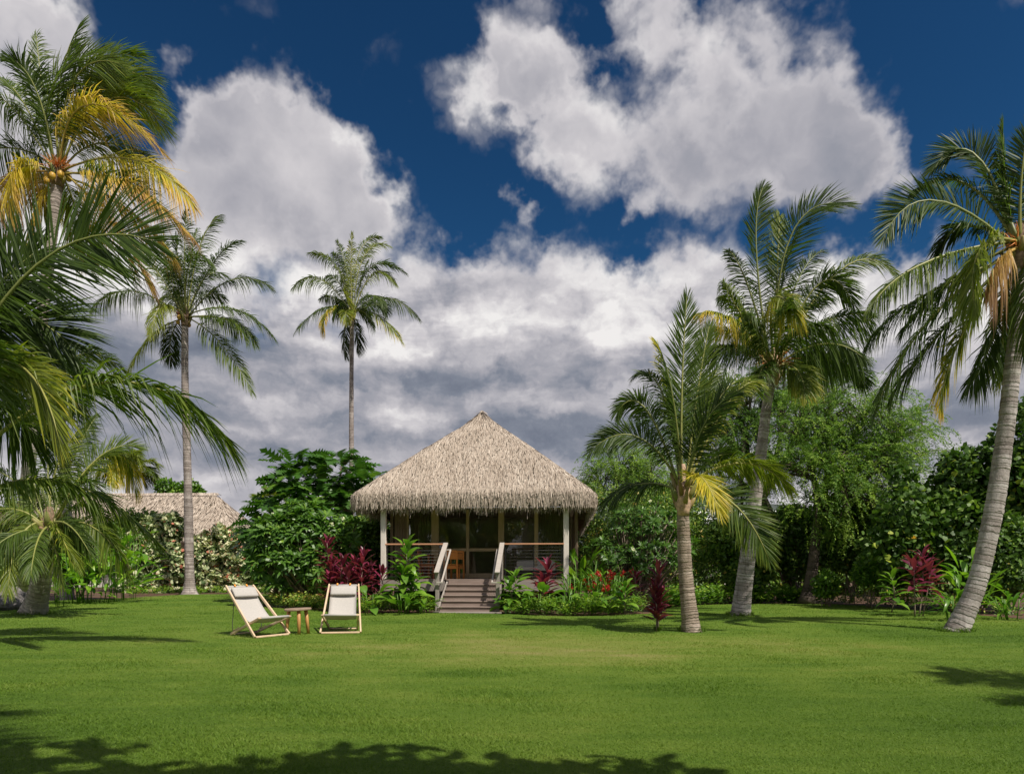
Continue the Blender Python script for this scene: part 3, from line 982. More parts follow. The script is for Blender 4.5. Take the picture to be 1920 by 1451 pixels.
# body of the house behind the porch
YW = 2.32
for s in (-1, 1):
    for y0, y1, z0, z1 in ((2.35, 3.0, .85, 3.15), (6.2, 13.45, .85, 3.15), (3.0, 6.2, .85, 1.35), (3.0, 6.2, 2.95, 3.15)):  # openings added in the unseen side walls so daylight brightens the room
        part('side_wall', M['panel'], hut, ('box', (s * 3.02, (y0 + y1) / 2, (z0 + z1) / 2), (.1, y1 - y0, z1 - z0), .004))
    for k in range(2):  # frames and mullions of the added daylight openings
        part('added_side_window', M['frame'], hut, ('box', (s * 3.02, 3.03 + k * 3.14, 2.15), (.07, .06, 1.58), .004), ('box', (s * 3.02, 4.6, 1.38 + k * 1.54), (.07, 3.05, .06), .004)) if k == 0 else part('added_side_window', M['frame'], hut, ('box', (s * 3.02, 4.6, 2.15), (.06, .06, 1.46), .004))
part('rear_wall', M['room'], hut, ('box', (0, 13.4, 2.0), (5.9, .1, 2.3), .004))
part('inner_wall', M['room'], hut, ('box', (0, 6.4, 2.0), (5.9, .08, 2.3), .004))
part('room_floor', M['tread'], hut, ('box', (0, 7.9, DZ - .05), (5.9, 11.0, .08), .004))
part('room_ceiling', M['room'], hut, ('box', (0, 7.9, 3.16), (5.9, 11.0, .03), .004))
for k in range(5):
    part('wall_board', M['panel'], hut, ('box', (-2.87 + k * .088, YW, 2.0), (.084, .05, 2.26), .006))
ZT = 3.1
for x0, x1, w in ((-1.69, -1.45, .12), (.50, .69, .12), (1.67, 1.79, .10), (-.55, -.45, .085), (-2.50, -2.44, .08)):
    part('door_post', M['frame'], hut, ('box', ((x0 + x1) / 2, YW, (DZ + ZT) / 2), (x1 - x0, w, ZT - DZ), .006))
for (x0, x1) in ((-1.45, -.55), (-.45, .50)):
    part('door_rail', M['frame'], hut, ('box', ((x0 + x1) / 2, YW, 1.80), (x1 - x0 - .004, .06, .10), .006))
    part('door_rail', M['frame'], hut, ('box', ((x0 + x1) / 2, YW, DZ + .085), (x1 - x0 - .004, .06, .165), .006))
    for z0, z1 in ((DZ + .17, 1.748), (1.852, ZT - .02)):
        part('glass_pane', M['glass'], hut, ('box', ((x0 + x1) / 2, YW + .01, (z0 + z1) / 2), (x1 - x0 - .01, .012, z1 - z0), .002))
for (x0, x1) in ((-2.44, -1.69), (.69, 1.67), (1.79, 2.84)):
    part('glass_pane', M['glass'], hut, ('box', ((x0 + x1) / 2, YW + .01, (DZ + .09 + ZT) / 2), (x1 - x0 - .01, .012, ZT - DZ - .11), .002))
    part('sill', M['frame'], hut, ('box', ((x0 + x1) / 2, YW, DZ + .045), (x1 - x0 - .004, .07, .085), .006))
# curtains drawn inside the outer panes
for (x0, x1) in ((-2.44, -1.72), (1.82, 2.80)):
    mb = MB()
    xs = np.linspace(x0, x1, 40)
    ys = YW + .22 + .035 * np.sin(np.arange(40) * 1.9)
    v = np.concatenate([np.stack([xs, ys, np.full(40, DZ + .05)], 1), np.stack([xs, ys, np.full(40, ZT)], 1)])
    mb.add(v, None, [(i, i + 1, i + 41, i + 40) for i in range(39)], smooth=True)
    obj('curtain', mb, M['room'], hut)
# stairs
stairs = link(bpy.data.objects.new('staircase', None))
stairs.parent = hut
for xs in (-.765, .805):
    part('stringer', M['greywood'], stairs, ('bar', (xs, -.03, DZ - .17), (xs, -1.40, .02), .045, .26))
for k in range(6):
    zr = DZ - k * .145
    yr = -.035 - k * .28
    part('riser', M['tread'], stairs, ('box', (.02, yr + .012, zr - .145 / 2 - .014), (1.51, .02, .117), .003))
    if k < 5:
        part('tread', M['tread'], stairs, ('box', (.02, yr - .085, zr - .145 - .001), (1.51, .150, .028), .005))
        part('tread', M['tread'], stairs, ('box', (.02, yr - .235, zr - .145 - .001), (1.51, .144, .028), .005))
part('landing_slab', M['skirt'], hut, ('box', (.05, -1.55, .008), (1.85, .34, .035), .005))
# rails
for s, xs in ((-1, -.815), (1, .835)):
    rl = part('railing', M['greywood'], hut, ('box', (xs, -1.36, .54), (.10, .10, 1.02), .008), ('box', (xs, -.03, 1.39), (.045, .08, 1.02), .005))
    part('cap_rail', M['cap'], rl, ('box', (s * (abs(xs) + 2.60) / 2, .05, 1.90), (2.60 - abs(xs) + .05, .10, .042), .006))
    part('sloping_cap', M['capgrey'], rl, ('bar', (xs, -.02, 1.925), (xs, -1.50, 1.07), .135, .04))
    xi = xs - s * .14
    part('grab_rail', M['capgrey'], rl, ('bar', (xi, -.02, 1.73), (xi, -1.47, .81), .045, .045), ('bar', (xi - s * .03, -1.47, .81), (xs, -1.47, .81), .045, .04), ('bar', (xi, .0, 1.73), (xs, .0, 1.73), .045, .04))
    part('intermediate_post', M['blackmetal'], rl, ('box', (s * 1.75, .05, 1.37), (.02, .045, 1.0), .003), ('box', (s * .92, .05, 1.37), (.03, .03, 1.0), .003), ('box', (s * 2.56, .05, 1.37), (.03, .03, 1.0), .003))
    for k in range(10):
        z = DZ + .09 + k * .094
        part('cable', M['steel'], rl, ('tube', [(s * .86, .05, z), (s * 2.6, .05, z)], .0045, 5))
    for k in range(7):
        z0 = 1.80 - k * .115
        part('cable', M['steel'], rl, ('tube', [(xs, -.03, z0), (xs, -1.33, z0 - .83)], .0045, 5))


# porch furniture: things of their own, standing on the deck
def wood_chair(label, x, y, rz, mat, group=None):
    w = hutw(x, y, DZ + .001)
    t = thing('wooden_chair', label, 'chair', w, HA + rz, group)
    H, W, Dp = .86, .44, .44
    part('seat', mat, t, ('box', (0, 0, .44), (W, Dp, .03), .008))
    for sx in (-1, 1):
        part('leg', mat, t, ('bar', (sx * (W / 2 - .025), -Dp / 2 + .025, 0), (sx * (W / 2 - .025), -Dp / 2 + .025, .425), .045, .045))
        part('leg', mat, t, ('bar', (sx * (W / 2 - .025), Dp / 2 - .03, 0), (sx * (W / 2 - .025), Dp / 2 + .07, H), .045, .045, .004, (0, 1, 0)))
        part('side_rail', mat, t, ('box', (sx * (W / 2 - .025), 0, .39), (.025, Dp - .08, .06), .004))
    part('backrest', mat, t, ('box', (0, Dp / 2 + .045, .70), (W - .08, .022, .20), .006), ('box', (0, Dp / 2 + .065, .845), (W - .05, .03, .06), .01))
    part('stretcher', mat, t, ('box', (0, -Dp / 2 + .03, .39), (W - .08, .025, .06), .004), ('box', (0, Dp / 2 - .01, .36), (W - .08, .025, .10), .004))
    return t


wood_chair('orange wooden chair seen from behind at the top of the porch steps', -.80, 1.00, math.radians(180), M['orangewood'])
wood_chair('orange wooden chair tucked behind another chair by the glass door', -.72, 1.60, math.radians(186), M['orangewood'])
wood_chair('red brown wooden chair on the porch behind the tall green ti plant', -1.55, 1.1, math.radians(90), M['redwood'])
t = thing('porch_table', 'red brown wooden table on the porch behind the left railing', 'table', hutw(-2.0, 1.45, DZ + .001), HA)
part('table_top', M['redwood'], t, ('box', (0, 0, .73), (1.0, .7, .035), .008))
for sx in (-1, 1):
    for sy in (-1, 1):
        part('leg', M['redwood'], t, ('box', (sx * .45, sy * .3, .355), (.06, .06, .71), .005))
t = thing('lounge_chair', 'dark porch lounge chair with pale cushions behind the right railing', 'lounge chair', hutw(1.75, 1.25, DZ + .001), HA)
part('frame', M['blackmetal'], t, ('box', (0, 0, .22), (1.3, .75, .05), .006))
for sx in (-1, 1):
    for sy in (-1, 1):
        part('leg', M['blackmetal'], t, ('box', (sx * .6, sy * .32, .098), (.05, .05, .195), .004))
part('seat_cushion', M['cushion'], t, ('box', (0, -.03, .315), (1.22, .66, .13), .04))
part('back_cushion', M['cushion'], t, ('box', (-.32, .28, .46), (.56, .14, .20), .05))
part('back_cushion', M['cushion'], t, ('box', (.32, .28, .46), (.56, .14, .20), .05))

# ------------------------------------------------------------------ the second thatched house, far left
h2loc = P(484, HOR, 47.0); h2loc[2] = 0
house2 = thing('thatched_house', 'long thatched house behind the variegated hedge on the far left', 'house', h2loc, math.radians(88))
thatch_roof(house2, 3.8, 0.0, 19.0, 6.42, 3.15, 2.95, [(0.0, 6.42), (0.5, 4.8), (0.93, 3.42), (1.0, 3.08)],
            1.15, 0.045, 0.30, 0.12, 0.3, keep=lambda p, o: (o[:, 0] < .3) & (p[:, 1] < 15))
part('wall', M['room'], house2, ('box', (-2.5, 8.5, 1.5), (.12, 13.0, 3.0), .01), ('box', (0, 2.0, 1.5), (5.0, .12, 3.0), .01))
for k in range(4):
    part('window', M['frame'], house2, ('box', (-2.58, 3.8 + k * 3.2, 1.6), (.06, 1.6, 1.5), .01))

# ------------------------------------------------------------------ sling chairs and stool on the lawn
M['beech'] = wood_mat('pale_beech', (0.60, 0.42, 0.27), (0.74, 0.56, 0.39), (14, 14, 2), 0.5, 0.05)
M['canvas'] = plain_mat('grey_canvas', (0.44, 0.415, 0.39), 0.9, 0, 0.07, 40)
M['teak'] = wood_mat('teak_leg', (0.42, 0.20, 0.06), (0.60, 0.33, 0.12), (14, 14, 2), 0.5, 0.08)
M['slab'] = wood_mat('rough_table_slab', (0.16, 0.10, 0.065), (0.33, 0.24, 0.17), (6, 18, 6), 0.7, 0.3)
M['orange_tie'] = plain_mat('orange_tie', (0.75, 0.30, 0.04), 0.6)


def sling_chair(label, loc, rz):
    t = thing('sling_chair', label, 'deck chair', loc, rz, 'sling chairs on the lawn')
    A0, A1, ZA, YA = .355, .275, .87, .92            # long rails: half widths at the ground and at the top
    wd = .035
    for s in (-1, 1):
        part('side_rail', M['beech'], t, ('bar', (s * A0, 0, .018), (s * A1, YA, ZA), .030, .048, .008))
        part('seat_rail', M['beech'], t, ('bar', (s * .315, -.06, .335), (s * .26, .80, .018), .028, .045, .008))
        for k in range(3):
            u = .74 + k * .075
            y, z = -.06 + .86 * u, .335 - .317 * u + .035
            part('peg', M['beech'], t, ('bar', (s * (.315 - .055 * u), y, z - .02), (s * (.315 - .055 * u), y - .01, z + .022), .022, .018, .003))
    part('front_bar', M['beech'], t, ('bar', (-A0 + .016, 0, .018), (A0 - .016, 0, .018), .04, .034, .008))
    part('top_bar', M['beech'], t, ('tube', [(-A1, YA - .01, ZA - .025), (A1, YA - .01, ZA - .025)], .014, 8))
    part('seat_bar', M['beech'], t, ('tube', [(-.335, -.06, .335), (.335, -.06, .335)], .017, 8))
    part('rear_bar', M['beech'], t, ('tube', [(-.26, .785, .024), (.26, .785, .024)], .013, 8))
    part('prop_bar', M['steel'], t, ('tube', spline([(-.295, .66, .63), (-.285, .69, .4), (-.275, .70, .075), (0, .70, .07), (.275, .70, .075), (.285, .69, .4), (.295, .66, .63)], 25), .006, 6))
    # canvas: hangs from the top bar to the seat bar in one sag
    prof = spline([(YA - .01, ZA - .005), (.74, .66), (.52, .415), (.32, .27), (.14, .262), (-.06, .352)], 26)
    nu = 9
    v = []
    for i, (y, z) in enumerate(prof):
        f = i / 25
        hw = (A1 - .03) * (1 - f) + .285 * f - .012 * math.sin(math.pi * f)
        for j in range(nu):
            q = j / (nu - 1) * 2 - 1
            sag = .030 * math.sin(math.pi * min(f * 1.1, 1)) * (1 - q * q)
            wr = .0035 * math.sin(f * 34 + 2.2 * q) * math.sin(q * 5 + f * 9) * (1 - abs(q) * .4)
            v.append((q * hw, y + sag * .35 + wr, z - sag * .75 + wr))
    v = np.array(v)
    nv = len(v)
    low = v - np.array([0, -.003, .006])
    i = np.arange(25)[:, None] * nu; j = np.arange(nu - 1)[None]
    q = np.stack([i + j, i + j + 1, i + nu + j + 1, i + nu + j], -1).reshape(-1, 4)
    mb = MB()
    rim = []
    for i in range(25):
        for j in (0, nu - 1):
            rim.append((i * nu + j, (i + 1) * nu + j, nv + (i + 1) * nu + j, nv + i * nu + j))
    mb.add(np.concatenate([v, low]), None, np.concatenate([q, q[:, ::-1] + nv, rim]), smooth=True)
    # rolled hems round the bars
    mb.tube([(-A1 + .03, YA - .01, ZA - .022), (A1 - .03, YA - .01, ZA - .022)], .021, 10)
    mb.tube([(-.285, -.06, .338), (.285, -.06, .338)], .023, 10)
    obj('sling', mb, M['canvas'], t)
    # head cushion strapped near the top
    y, z = .775, .735
    ang = math.atan2(.87 - .66, .91 - .74)
    mb = MB()
    n = 16
    th = np.linspace(0, 2 * np.pi, n, endpoint=False)
    cs, sn = np.cos(th), np.sin(th)
    prof2 = np.stack([np.sign(cs) * np.abs(cs) ** .45 * .105, np.sign(sn) * np.abs(sn) ** .7 * .030], 1)
    rings = []
    for xx, k in ((-.235, .25), (-.23, .75), (-.205, .96), (-.1, 1.0), (.1, 1.0), (.205, .96), (.23, .75), (.235, .25)):
        rings.append(np.stack([np.full(n, xx), prof2[:, 0] * (.9 + .1 * k), prof2[:, 1] * k], 1))
    pts = np.concatenate(rings)
    R = np.array(Matrix.Rotation(ang, 3, 'X'))
    pts = pts @ R.T + np.array([0, y - .015, z + .020])
    i = np.arange(7)[:, None] * n; j = np.arange(n)[None]
    mb.add(pts, [(0, b, b + 1) for b in range(1, n - 1)] + [(7 * n, 7 * n + b + 1, 7 * n + b) for b in range(1, n - 1)], np.stack([i + j, i + (j + 1) % n, i + n + (j + 1) % n, i + n + j], -1).reshape(-1, 4), smooth=True)
    head = obj('headrest', mb, M['canvas'], t)
    for xx in (-.12, .12):
        part('tie', M['orange_tie'], head, ('box', (xx, YA - .045, ZA + .003), (.030, .05, .010), .003, R))
    return t


cL = G(481, 1196); cR = G(540, 1190.5)
sling_chair('pale canvas sling chair turned sideways left of the stool', ((cL + cR) / 2).tolist(), math.radians(57))
cc = G(638.5, 1187.5)
sling_chair('pale canvas sling chair facing the lawn right of the stool', cc.tolist(), math.radians(10))

sc = G(557.5, 1187.5)
t = thing('side_table', 'round wooden stool table between the two sling chairs', 'side table', sc.tolist(), 0.2)
mb = MB()
n = 28
th = np.linspace(0, 2 * np.pi, n, endpoint=False)
rr = .235 * (1 + .03 * np.sin(3 * th + 1) + .02 * np.sin(7 * th))
rings = [(.93, .418), (1.0, .428), (1.0, .448), (.96, .458)]
pts = np.concatenate([np.stack([rr * k * np.cos(th), rr * k * np.sin(th), np.full(n, z) + .04 * rr * np.cos(th)], 1) for k, z in rings] + [np.array([[0, 0, .416], [0, 0, .459]])])
i = np.arange(3)[:, None] * n; j = np.arange(n)[None]
mb.add(pts, [(4 * n, (b + 1) % n, b) for b in range(n)] + [(4 * n + 1, 3 * n + b, 3 * n + (b + 1) % n) for b in range(n)], np.stack([i + j, i + (j + 1) % n, i + n + (j + 1) % n, i + n + j], -1).reshape(-1, 4))
obj('table_top', mb, M['slab'], t)
for a in (math.radians(200), math.radians(-75), math.radians(-5)):
    c, s_ = math.cos(a), math.sin(a)
    part('leg', M['teak'], t, ('tube', [(c * .195, s_ * .195, 0), (c * .15, s_ * .15, .425)], np.array([.027, .034]), 12))

# ------------------------------------------------------------------ coconut palms
def frond_mesh(mb, curve, age=0.0, n=64, leaf_len=0.62, leaf_w=0.040, hang=0.25, spread=1.0, side_hint=None, roll=0.0, twist=0.0,
               tipdry=0.0, wind=(0.10, 0, 0), r0=0.030, gap=0.05, start=0.16, vee=0.30, seed=0):
    """one feather frond along a 3-D curve: a tapering rib and two rows of leaflets"""
    R = np.random.default_rng(seed)
    cu = np.asarray(curve, float)
    L = np.linalg.norm(np.diff(cu, axis=0), axis=1).sum()
    T = nrm(np.gradient(cu, axis=0))
    if side_hint is None:
        h = cu[-1] - cu[0]
        h = np.array([h[0], h[1], 0])
        if np.linalg.norm(h) < 0.35 * L:
            h = h + np.array([0.2, -1.0, 0]) * L
        side_hint = np.cross(nrm(h), [0, 0, 1.0])
    Sd = nrm(side_hint - (T @ side_hint)[:, None] * T)
    N = np.cross(Sd, T)
    uu = np.linspace(0, 1, len(cu))
    ro = roll + twist * uu
    Sd, N = Sd * np.cos(ro)[:, None] + N * np.sin(ro)[:, None], N * np.cos(ro)[:, None] - Sd * np.sin(ro)[:, None]
    # rib
    k = max(8, len(cu) // 3)
    ii = np.linspace(0, len(cu) - 1, k).astype(int)
    u = ii / (len(cu) - 1)
    mb.tube(cu[ii], r0 * (1 - u) ** .75 + .004, 5, tint=np.clip(age * .9 + .10 * R.random(), 0, 1) + 0 * u, mat=1, caps=True)
    # leaflets, both sides
    n = int(n * 2.0); m = 2 * n
    leaf_w = leaf_w * .66; leaf_len = leaf_len * 1.28
    t = np.tile(np.linspace(start, .995, n), 2) + R.normal(0, .004, m)
    t = np.clip(t, 0.02, .999)
    sg = np.repeat([-1.0, 1.0], n)
    f = t * (len(cu) - 1); i0 = np.clip(f.astype(int), 0, len(cu) - 2); fr = (f - i0)[:, None]
    lp = lambda A: A[i0] * (1 - fr) + A[i0 + 1] * fr
    p, Tt, Ss, Nn = lp(cu), nrm(lp(T)), nrm(lp(Sd)), nrm(lp(N))
    x = (t - start) / (1 - start)
    prof = np.interp(x, [0, .08, .25, .5, .75, .92, 1], [.45, .70, .95, 1.0, .82, .55, .38])
    ln = leaf_len * prof * (1 + R.normal(0, .07, m))
    ang = np.radians(np.interp(x, [0, .3, .7, 1], [70, 54, 40, 14]) * spread + R.normal(0, 4, m))
    k1, k2, k3 = R.uniform(0, 6.28, 3)
    wave = np.sin(t * 17 + k1 + sg) * .5 + np.sin(t * 37 + k2 - sg * 1.3) * .5
    ang = ang * (1 + .10 * wave)
    ve = vee + R.normal(0, .14, m) + .16 * np.sin(t * 23 + k3 + sg * 2)
    D = Tt * np.cos(ang)[:, None] + (Ss * sg[:, None] * np.cos(ve)[:, None] + Nn * np.sin(ve)[:, None]) * np.sin(ang)[:, None]
    hg = (hang * 1.25 + .05) * (1 + R.normal(0, .30, m) + .3 * wave) * np.interp(x, [0, .5, 1], [1.15, 1.0, .7])
    g = np.array([0, 0, -1.0]); wv = np.asarray(wind, float)
    us = np.array([0, .30, .65, 1.0]); wd = np.array([.50, 1.0, .80, 0.0])
    keep = R.random(m) > gap * (1 + 5 * (np.sin(t * 9 + k2 * 3 + sg) > .93))
    bend = g[None] * hg[:, None] + wv[None]
    pts = []
    for q in us:
        pts.append(p + D * (ln * q)[:, None] * (1 - .25 * q * q * np.clip(hg, 0, 1.4)[:, None]) + bend * (ln * q ** 1.9)[:, None])
    W = nrm(Tt - (Tt * D).sum(1, keepdims=True) * D)
    W = nrm(W + Nn * R.normal(.15, .50, (m, 1)))
    w = leaf_w * (0.8 + .35 * R.random(m)) * np.interp(x, [0, .3, .8, 1], [.8, 1, .9, .55])
    V = np.empty((m, 7, 3)); Tn = np.empty((m, 7))
    dry = np.clip(tipdry * (x[:, None] * .8 + .35) + R.normal(0, .06, (m, 1)), 0, 1)
    for r in range(3):
        V[:, 2 * r] = pts[r] - W * (w * wd[r] / 2)[:, None]
        V[:, 2 * r + 1] = pts[r] + W * (w * wd[r] / 2)[:, None]
        Tn[:, 2 * r] = Tn[:, 2 * r + 1] = us[r]
    V[:, 6] = pts[3]; Tn[:, 6] = 1.0
    tn = np.clip(age + R.normal(0, .035, (m, 1)) + dry * Tn ** 1.2, 0, 1)
    V, tn = V[keep], tn[keep]
    mm = len(V)
    o = (np.arange(mm) * 7)[:, None]
    mb.add(V, o + np.array([4, 5, 6]), np.concatenate([o + np.array([0, 1, 3, 2]), o + np.array([2, 3, 5, 4])]), tn.ravel())
    return L


def palm(name, label, trunk_px, dist, crown_px, fronds, r_base, r_top, bark, seed=0, flare=1.5, group=None, extra=0, extra_len=3.0, extra_age=.1,
         leaf_len=.62, leaf_w=.042, nleaf=64, wind=(.10, 0, 0), base_world=None, stalks=0, nuts=0, boots=10, hang=.25, dscale=.28, cat='palm tree', ground=None, rib=.030, age_add=0.0):
    R = np.random.default_rng(seed + 100)
    s = FOC / dist
    if base_world is None:
        base = G(*trunk_px[0]) if ground is None else np.array([*P(trunk_px[0][0], HOR, ground)[:2], 0.0])
    else:
        base = np.asarray(base_world, float)
    pts = [base + np.array([0, 0, -.06])]
    for (px, py) in trunk_px[1:]:
        pts.append(P(px, py, dist))
    crown = P(*crown_px, dist)
    t = thing(name, label, cat, base.tolist(), 0, group)
    pts.append(crown - np.array([0, 0, .10]))
    H = crown[2]
    n = int(max(30, H / .055))
    path = spline(pts, n)
    al = np.concatenate([[0], np.cumsum(np.linalg.norm(np.diff(path, axis=0), axis=1))])
    u = al / al[-1]
    rad = r_top + (r_base - r_top) * (1 - u) ** 1.3 + r_base * (flare - 1) * np.exp(-al / .28)
    rad = rad * (1 + .030 * np.sin(al * 2 * np.pi / .11 + R.normal(0, .5)) + R.normal(0, .012, n))
    if dist > 25:
        rad = rad * 1.0
    mb = MB()
    th = np.linspace(0, 2 * np.pi, 18, endpoint=False)[None]
    k1, k2, k3 = R.uniform(0, 6.28, 3)
    A_ = al[:, None]
    rad2 = rad[:, None] * (1 + .030 * np.sin(2 * th + k1 + A_ * 1.1) + .018 * np.sin(5 * th + k2 + A_ * 4.0) + .02 * np.sin(A_ * 2.3 + k3)
                           + np.exp(-A_ / .16) * (.09 * np.sin(7 * th + k3) + .07 * np.sin(4 * th + k2)))
    rad2 = rad2 * (1 + R.normal(0, .010, rad2.shape))
    mb.tube(path, rad2, 18, along=al)
    wobj('trunk', mb, bark, t)
    # fibrous head where the fronds come out
    mb = MB()
    hp = spline([crown + (0, 0, -.42), crown + (0, 0, -.12), crown + (0, 0, .22), crown + (0, 0, .55)], 10)
    mb.tube(hp, r_top * np.interp(np.linspace(0, 1, 10), [0, .3, .6, 1], [1.0, 1.35, 1.1, .35]) * (1 + R.normal(0, .08, 10)), 12)
    wobj('fibre_sheath', mb, M['fibre_pale'] if 'young' in label else M['fibre'], t)
    k = 0
    for fr in fronds:
        tx, ty, mx, my = fr[:4]
        o = fr[4] if len(fr) > 4 else {}
        proj = math.hypot(tx - crown_px[0], ty - crown_px[1]) / s
        dep = o.get('dep', R.uniform(-1, 1) * dscale * max(proj, 1.2))
        tip = P(tx, ty, dist + dep)
        mid = P(mx, my, dist + dep * .55)
        a = R.uniform(0, 2 * np.pi)
        root = crown + np.array([0, 0, R.uniform(-.08, .18)])
        root = root + nrm(np.array([mid[0] - crown[0], mid[1] - crown[1], 0]) + 1e-6) * r_top * .55
        if 'root' in o:
            root = P(*o['root'], dist)
        ctrl = 2 * mid - .5 * (root + tip)
        c1 = root + (ctrl - root) * 2 / 3; c2 = tip + (ctrl - tip) * 2 / 3
        cu = bez(root, c1, c2, tip, 36)
        mb = MB()
        Lp = np.linalg.norm(np.diff(cu, axis=0), axis=1).sum()
        frond_mesh(mb, cu, o.get('age', extra_age) + age_add, int(o.get('n', nleaf)), o.get('ll', leaf_len), o.get('lw', leaf_w), o.get('hang', hang), o.get('spread', 1.0), o.get('side'),
                   o.get('roll', R.choice([0, .9, -.9]) + R.normal(0, .3)), o.get('twist', R.normal(0, .4)), o.get('dry', 0.0), o.get('wind', wind), rib, o.get('gap', .05), o.get('start', .16), o.get('vee', .30), seed * 977 + k)
        ob = wobj('frond', mb, [M['frond'], M['rachis']], t)
        if o.get('label'):
            ob['label'] = o['label']
        k += 1
    for e in range(extra):
        az = e * 2.399 + R.uniform(-.3, .3)
        el = R.uniform(-.35, 1.25)
        d = np.array([math.cos(az) * math.cos(el), math.sin(az) * math.cos(el), math.sin(el)])
        L = extra_len * R.uniform(.8, 1.1)
        root = crown + np.array([0, 0, .05]) + d * r_top * .6
        c1 = root + d * L * .4
        tip = root + d * L * .82 - np.array([0, 0, L * R.uniform(.22, .5)]) + np.asarray(wind) * L * .8
        c2 = root + d * L * .78 + np.array([0, 0, .06 * L]) + np.asarray(wind) * L * .3
        mb = MB()
        frond_mesh(mb, bez(root, c1, c2, tip, 30), max(0, extra_age + age_add + R.normal(0, .08) + (.25 if el < -.2 else 0)), nleaf, leaf_len, leaf_w, hang, 1.0, None, R.normal(0, .3), R.normal(0, .4), .15 if el < 0 else 0, wind, rib, .06, .16, .3, seed * 977 + 500 + e)
        wobj('frond', mb, [M['frond'], M['rachis']], t)
    # old frond bases
    for b in range(boots):
        az = b * 2.399
        mb = MB()
        d = np.array([math.cos(az), math.sin(az), 0])
        z = -.30 + .45 * b / max(boots, 1)
        r = crown + np.array([0, 0, z])
        mb.tube([r + d * r_top * .8, r + d * (r_top + .05) + (0, 0, .12), r + d * (r_top + .12 + .1 * R.random()) + (0, 0, .22 + .16 * R.random())], np.array([.055, .045, .022]) * (r_top / .13 + .3), 6, tint=R.random())
        wobj('frond_base', mb, M['boot'], t)
    for b in range(stalks):
        az = R.uniform(0, 2 * np.pi); d = np.array([math.cos(az), -abs(math.sin(az)) * .8, 0])
        mb = MB()
        r = crown + np.array([0, 0, .05])
        for q in range(14):
            e = r + d * R.uniform(.35, .6) + np.array([R.normal(0, .12), R.normal(0, .12), R.uniform(-.15, .38)])
            mb.tube([r + d * .1, (r + e) / 2 + (0, 0, .08), e], np.array([.012, .010, .005]), 4)
        wobj('flower_stalk', mb, M['orange_stalk'], t)
    for b in range(nuts):
        az = R.uniform(0, 2 * np.pi)
        c = crown + np.array([math.cos(az) * .30, math.sin(az) * .30, R.uniform(-.28, .0)])
        mb = MB()
        zz = np.linspace(-1, 1, 8)
        mb.tube(np.stack([0 * zz + c[0], 0 * zz + c[1], c[2] + zz * .12], 1), .095 * np.sqrt(np.clip(1 - zz ** 2, .02, 1)), 10)
        wobj('coconut', mb, M['coconut'], t)
    return t



G1 = 'coconut palms round the lawn'

# tall yellowing palm, top left
palm('coconut_palm', 'tall yellowing coconut palm with orange flower stalks in the upper left corner', [(44, 1130), (52, 900), (74, 645), (100, 420)], 21.0, (108, 325), [
    (205, 92, 98, 165, dict(age=.24, dep=-.4, hang=.02, roll=-1.2, twist=0, wind=(.3, 0, 0))), (312, 212, 188, 152, dict(age=.24, dep=.4, wind=(.35, 0, -.1))), (314, 245, 205, 186, dict(age=.26, dep=-.5, wind=(.3, 0, -.1))),
    (312, 292, 165, 196, dict(age=.56, dep=-1.0, hang=.5, dry=0.44, ll=0.85)), (362, 385, 250, 300, dict(age=.42, dep=-.3, hang=.8, dry=0.44, wind=(.1, 0, 0))),
    (362, 448, 236, 345, dict(age=.58, dep=-.6, hang=.75, dry=0.60, label='yellow and tan drying frond')), (286, 540, 200, 408, dict(age=.58, dep=-.2, hang=.7, dry=0.50)), (322, 480, 228, 385, dict(age=.44, dep=.6, hang=.8, dry=0.47)),
    (30, 405, 34, 318, dict(age=.46, dep=-1.4, hang=.5, dry=0.31)), (-35, 160, 40, 222, dict(age=.22, dep=-.4, hang=.7)), (2, 150, 48, 200, dict(age=.20, dep=.5)), (-70, 300, 25, 278, dict(age=.08, dep=.6, hang=.6)),
    (-30, 405, 25, 335, dict(age=.75, dep=.4, hang=.7, dry=0.50)), (68, 66, 82, 185, dict(age=.20, dep=.8, wind=(.25, 0, 0))), (150, 45, 112, 160, dict(age=.18, dep=-.2, hang=.05)),
    (262, 105, 165, 142, dict(age=.20, dep=1.2, wind=(.35, 0, 0))), (285, 150, 192, 160, dict(age=.22, dep=1.0, wind=(.35, 0, 0))), (225, 120, 140, 150, dict(age=.24, dep=-.9, wind=(.3, 0, 0))),
    (300, 330, 200, 268, dict(age=.25, dep=1.2, hang=.5)), (60, 470, 70, 395, dict(age=.5, dep=1.0, hang=.7, dry=0.50)), (160, 480, 145, 400, dict(age=.3, dep=1.3, hang=.6, dry=0.38)), (20, 110, 70, 175, dict(age=.1, dep=-.9)), (270, 175, 175, 175, dict(age=.18, dep=-.2, wind=(.35, 0, 0)))],
    .22, .150, M['palm_bark'], 1, 1.9, G1, 2, 3.4, .2, leaf_len=0.84, leaf_w=.05, nleaf=74, wind=(.22, 0, 0), stalks=4, nuts=5, hang=.30)

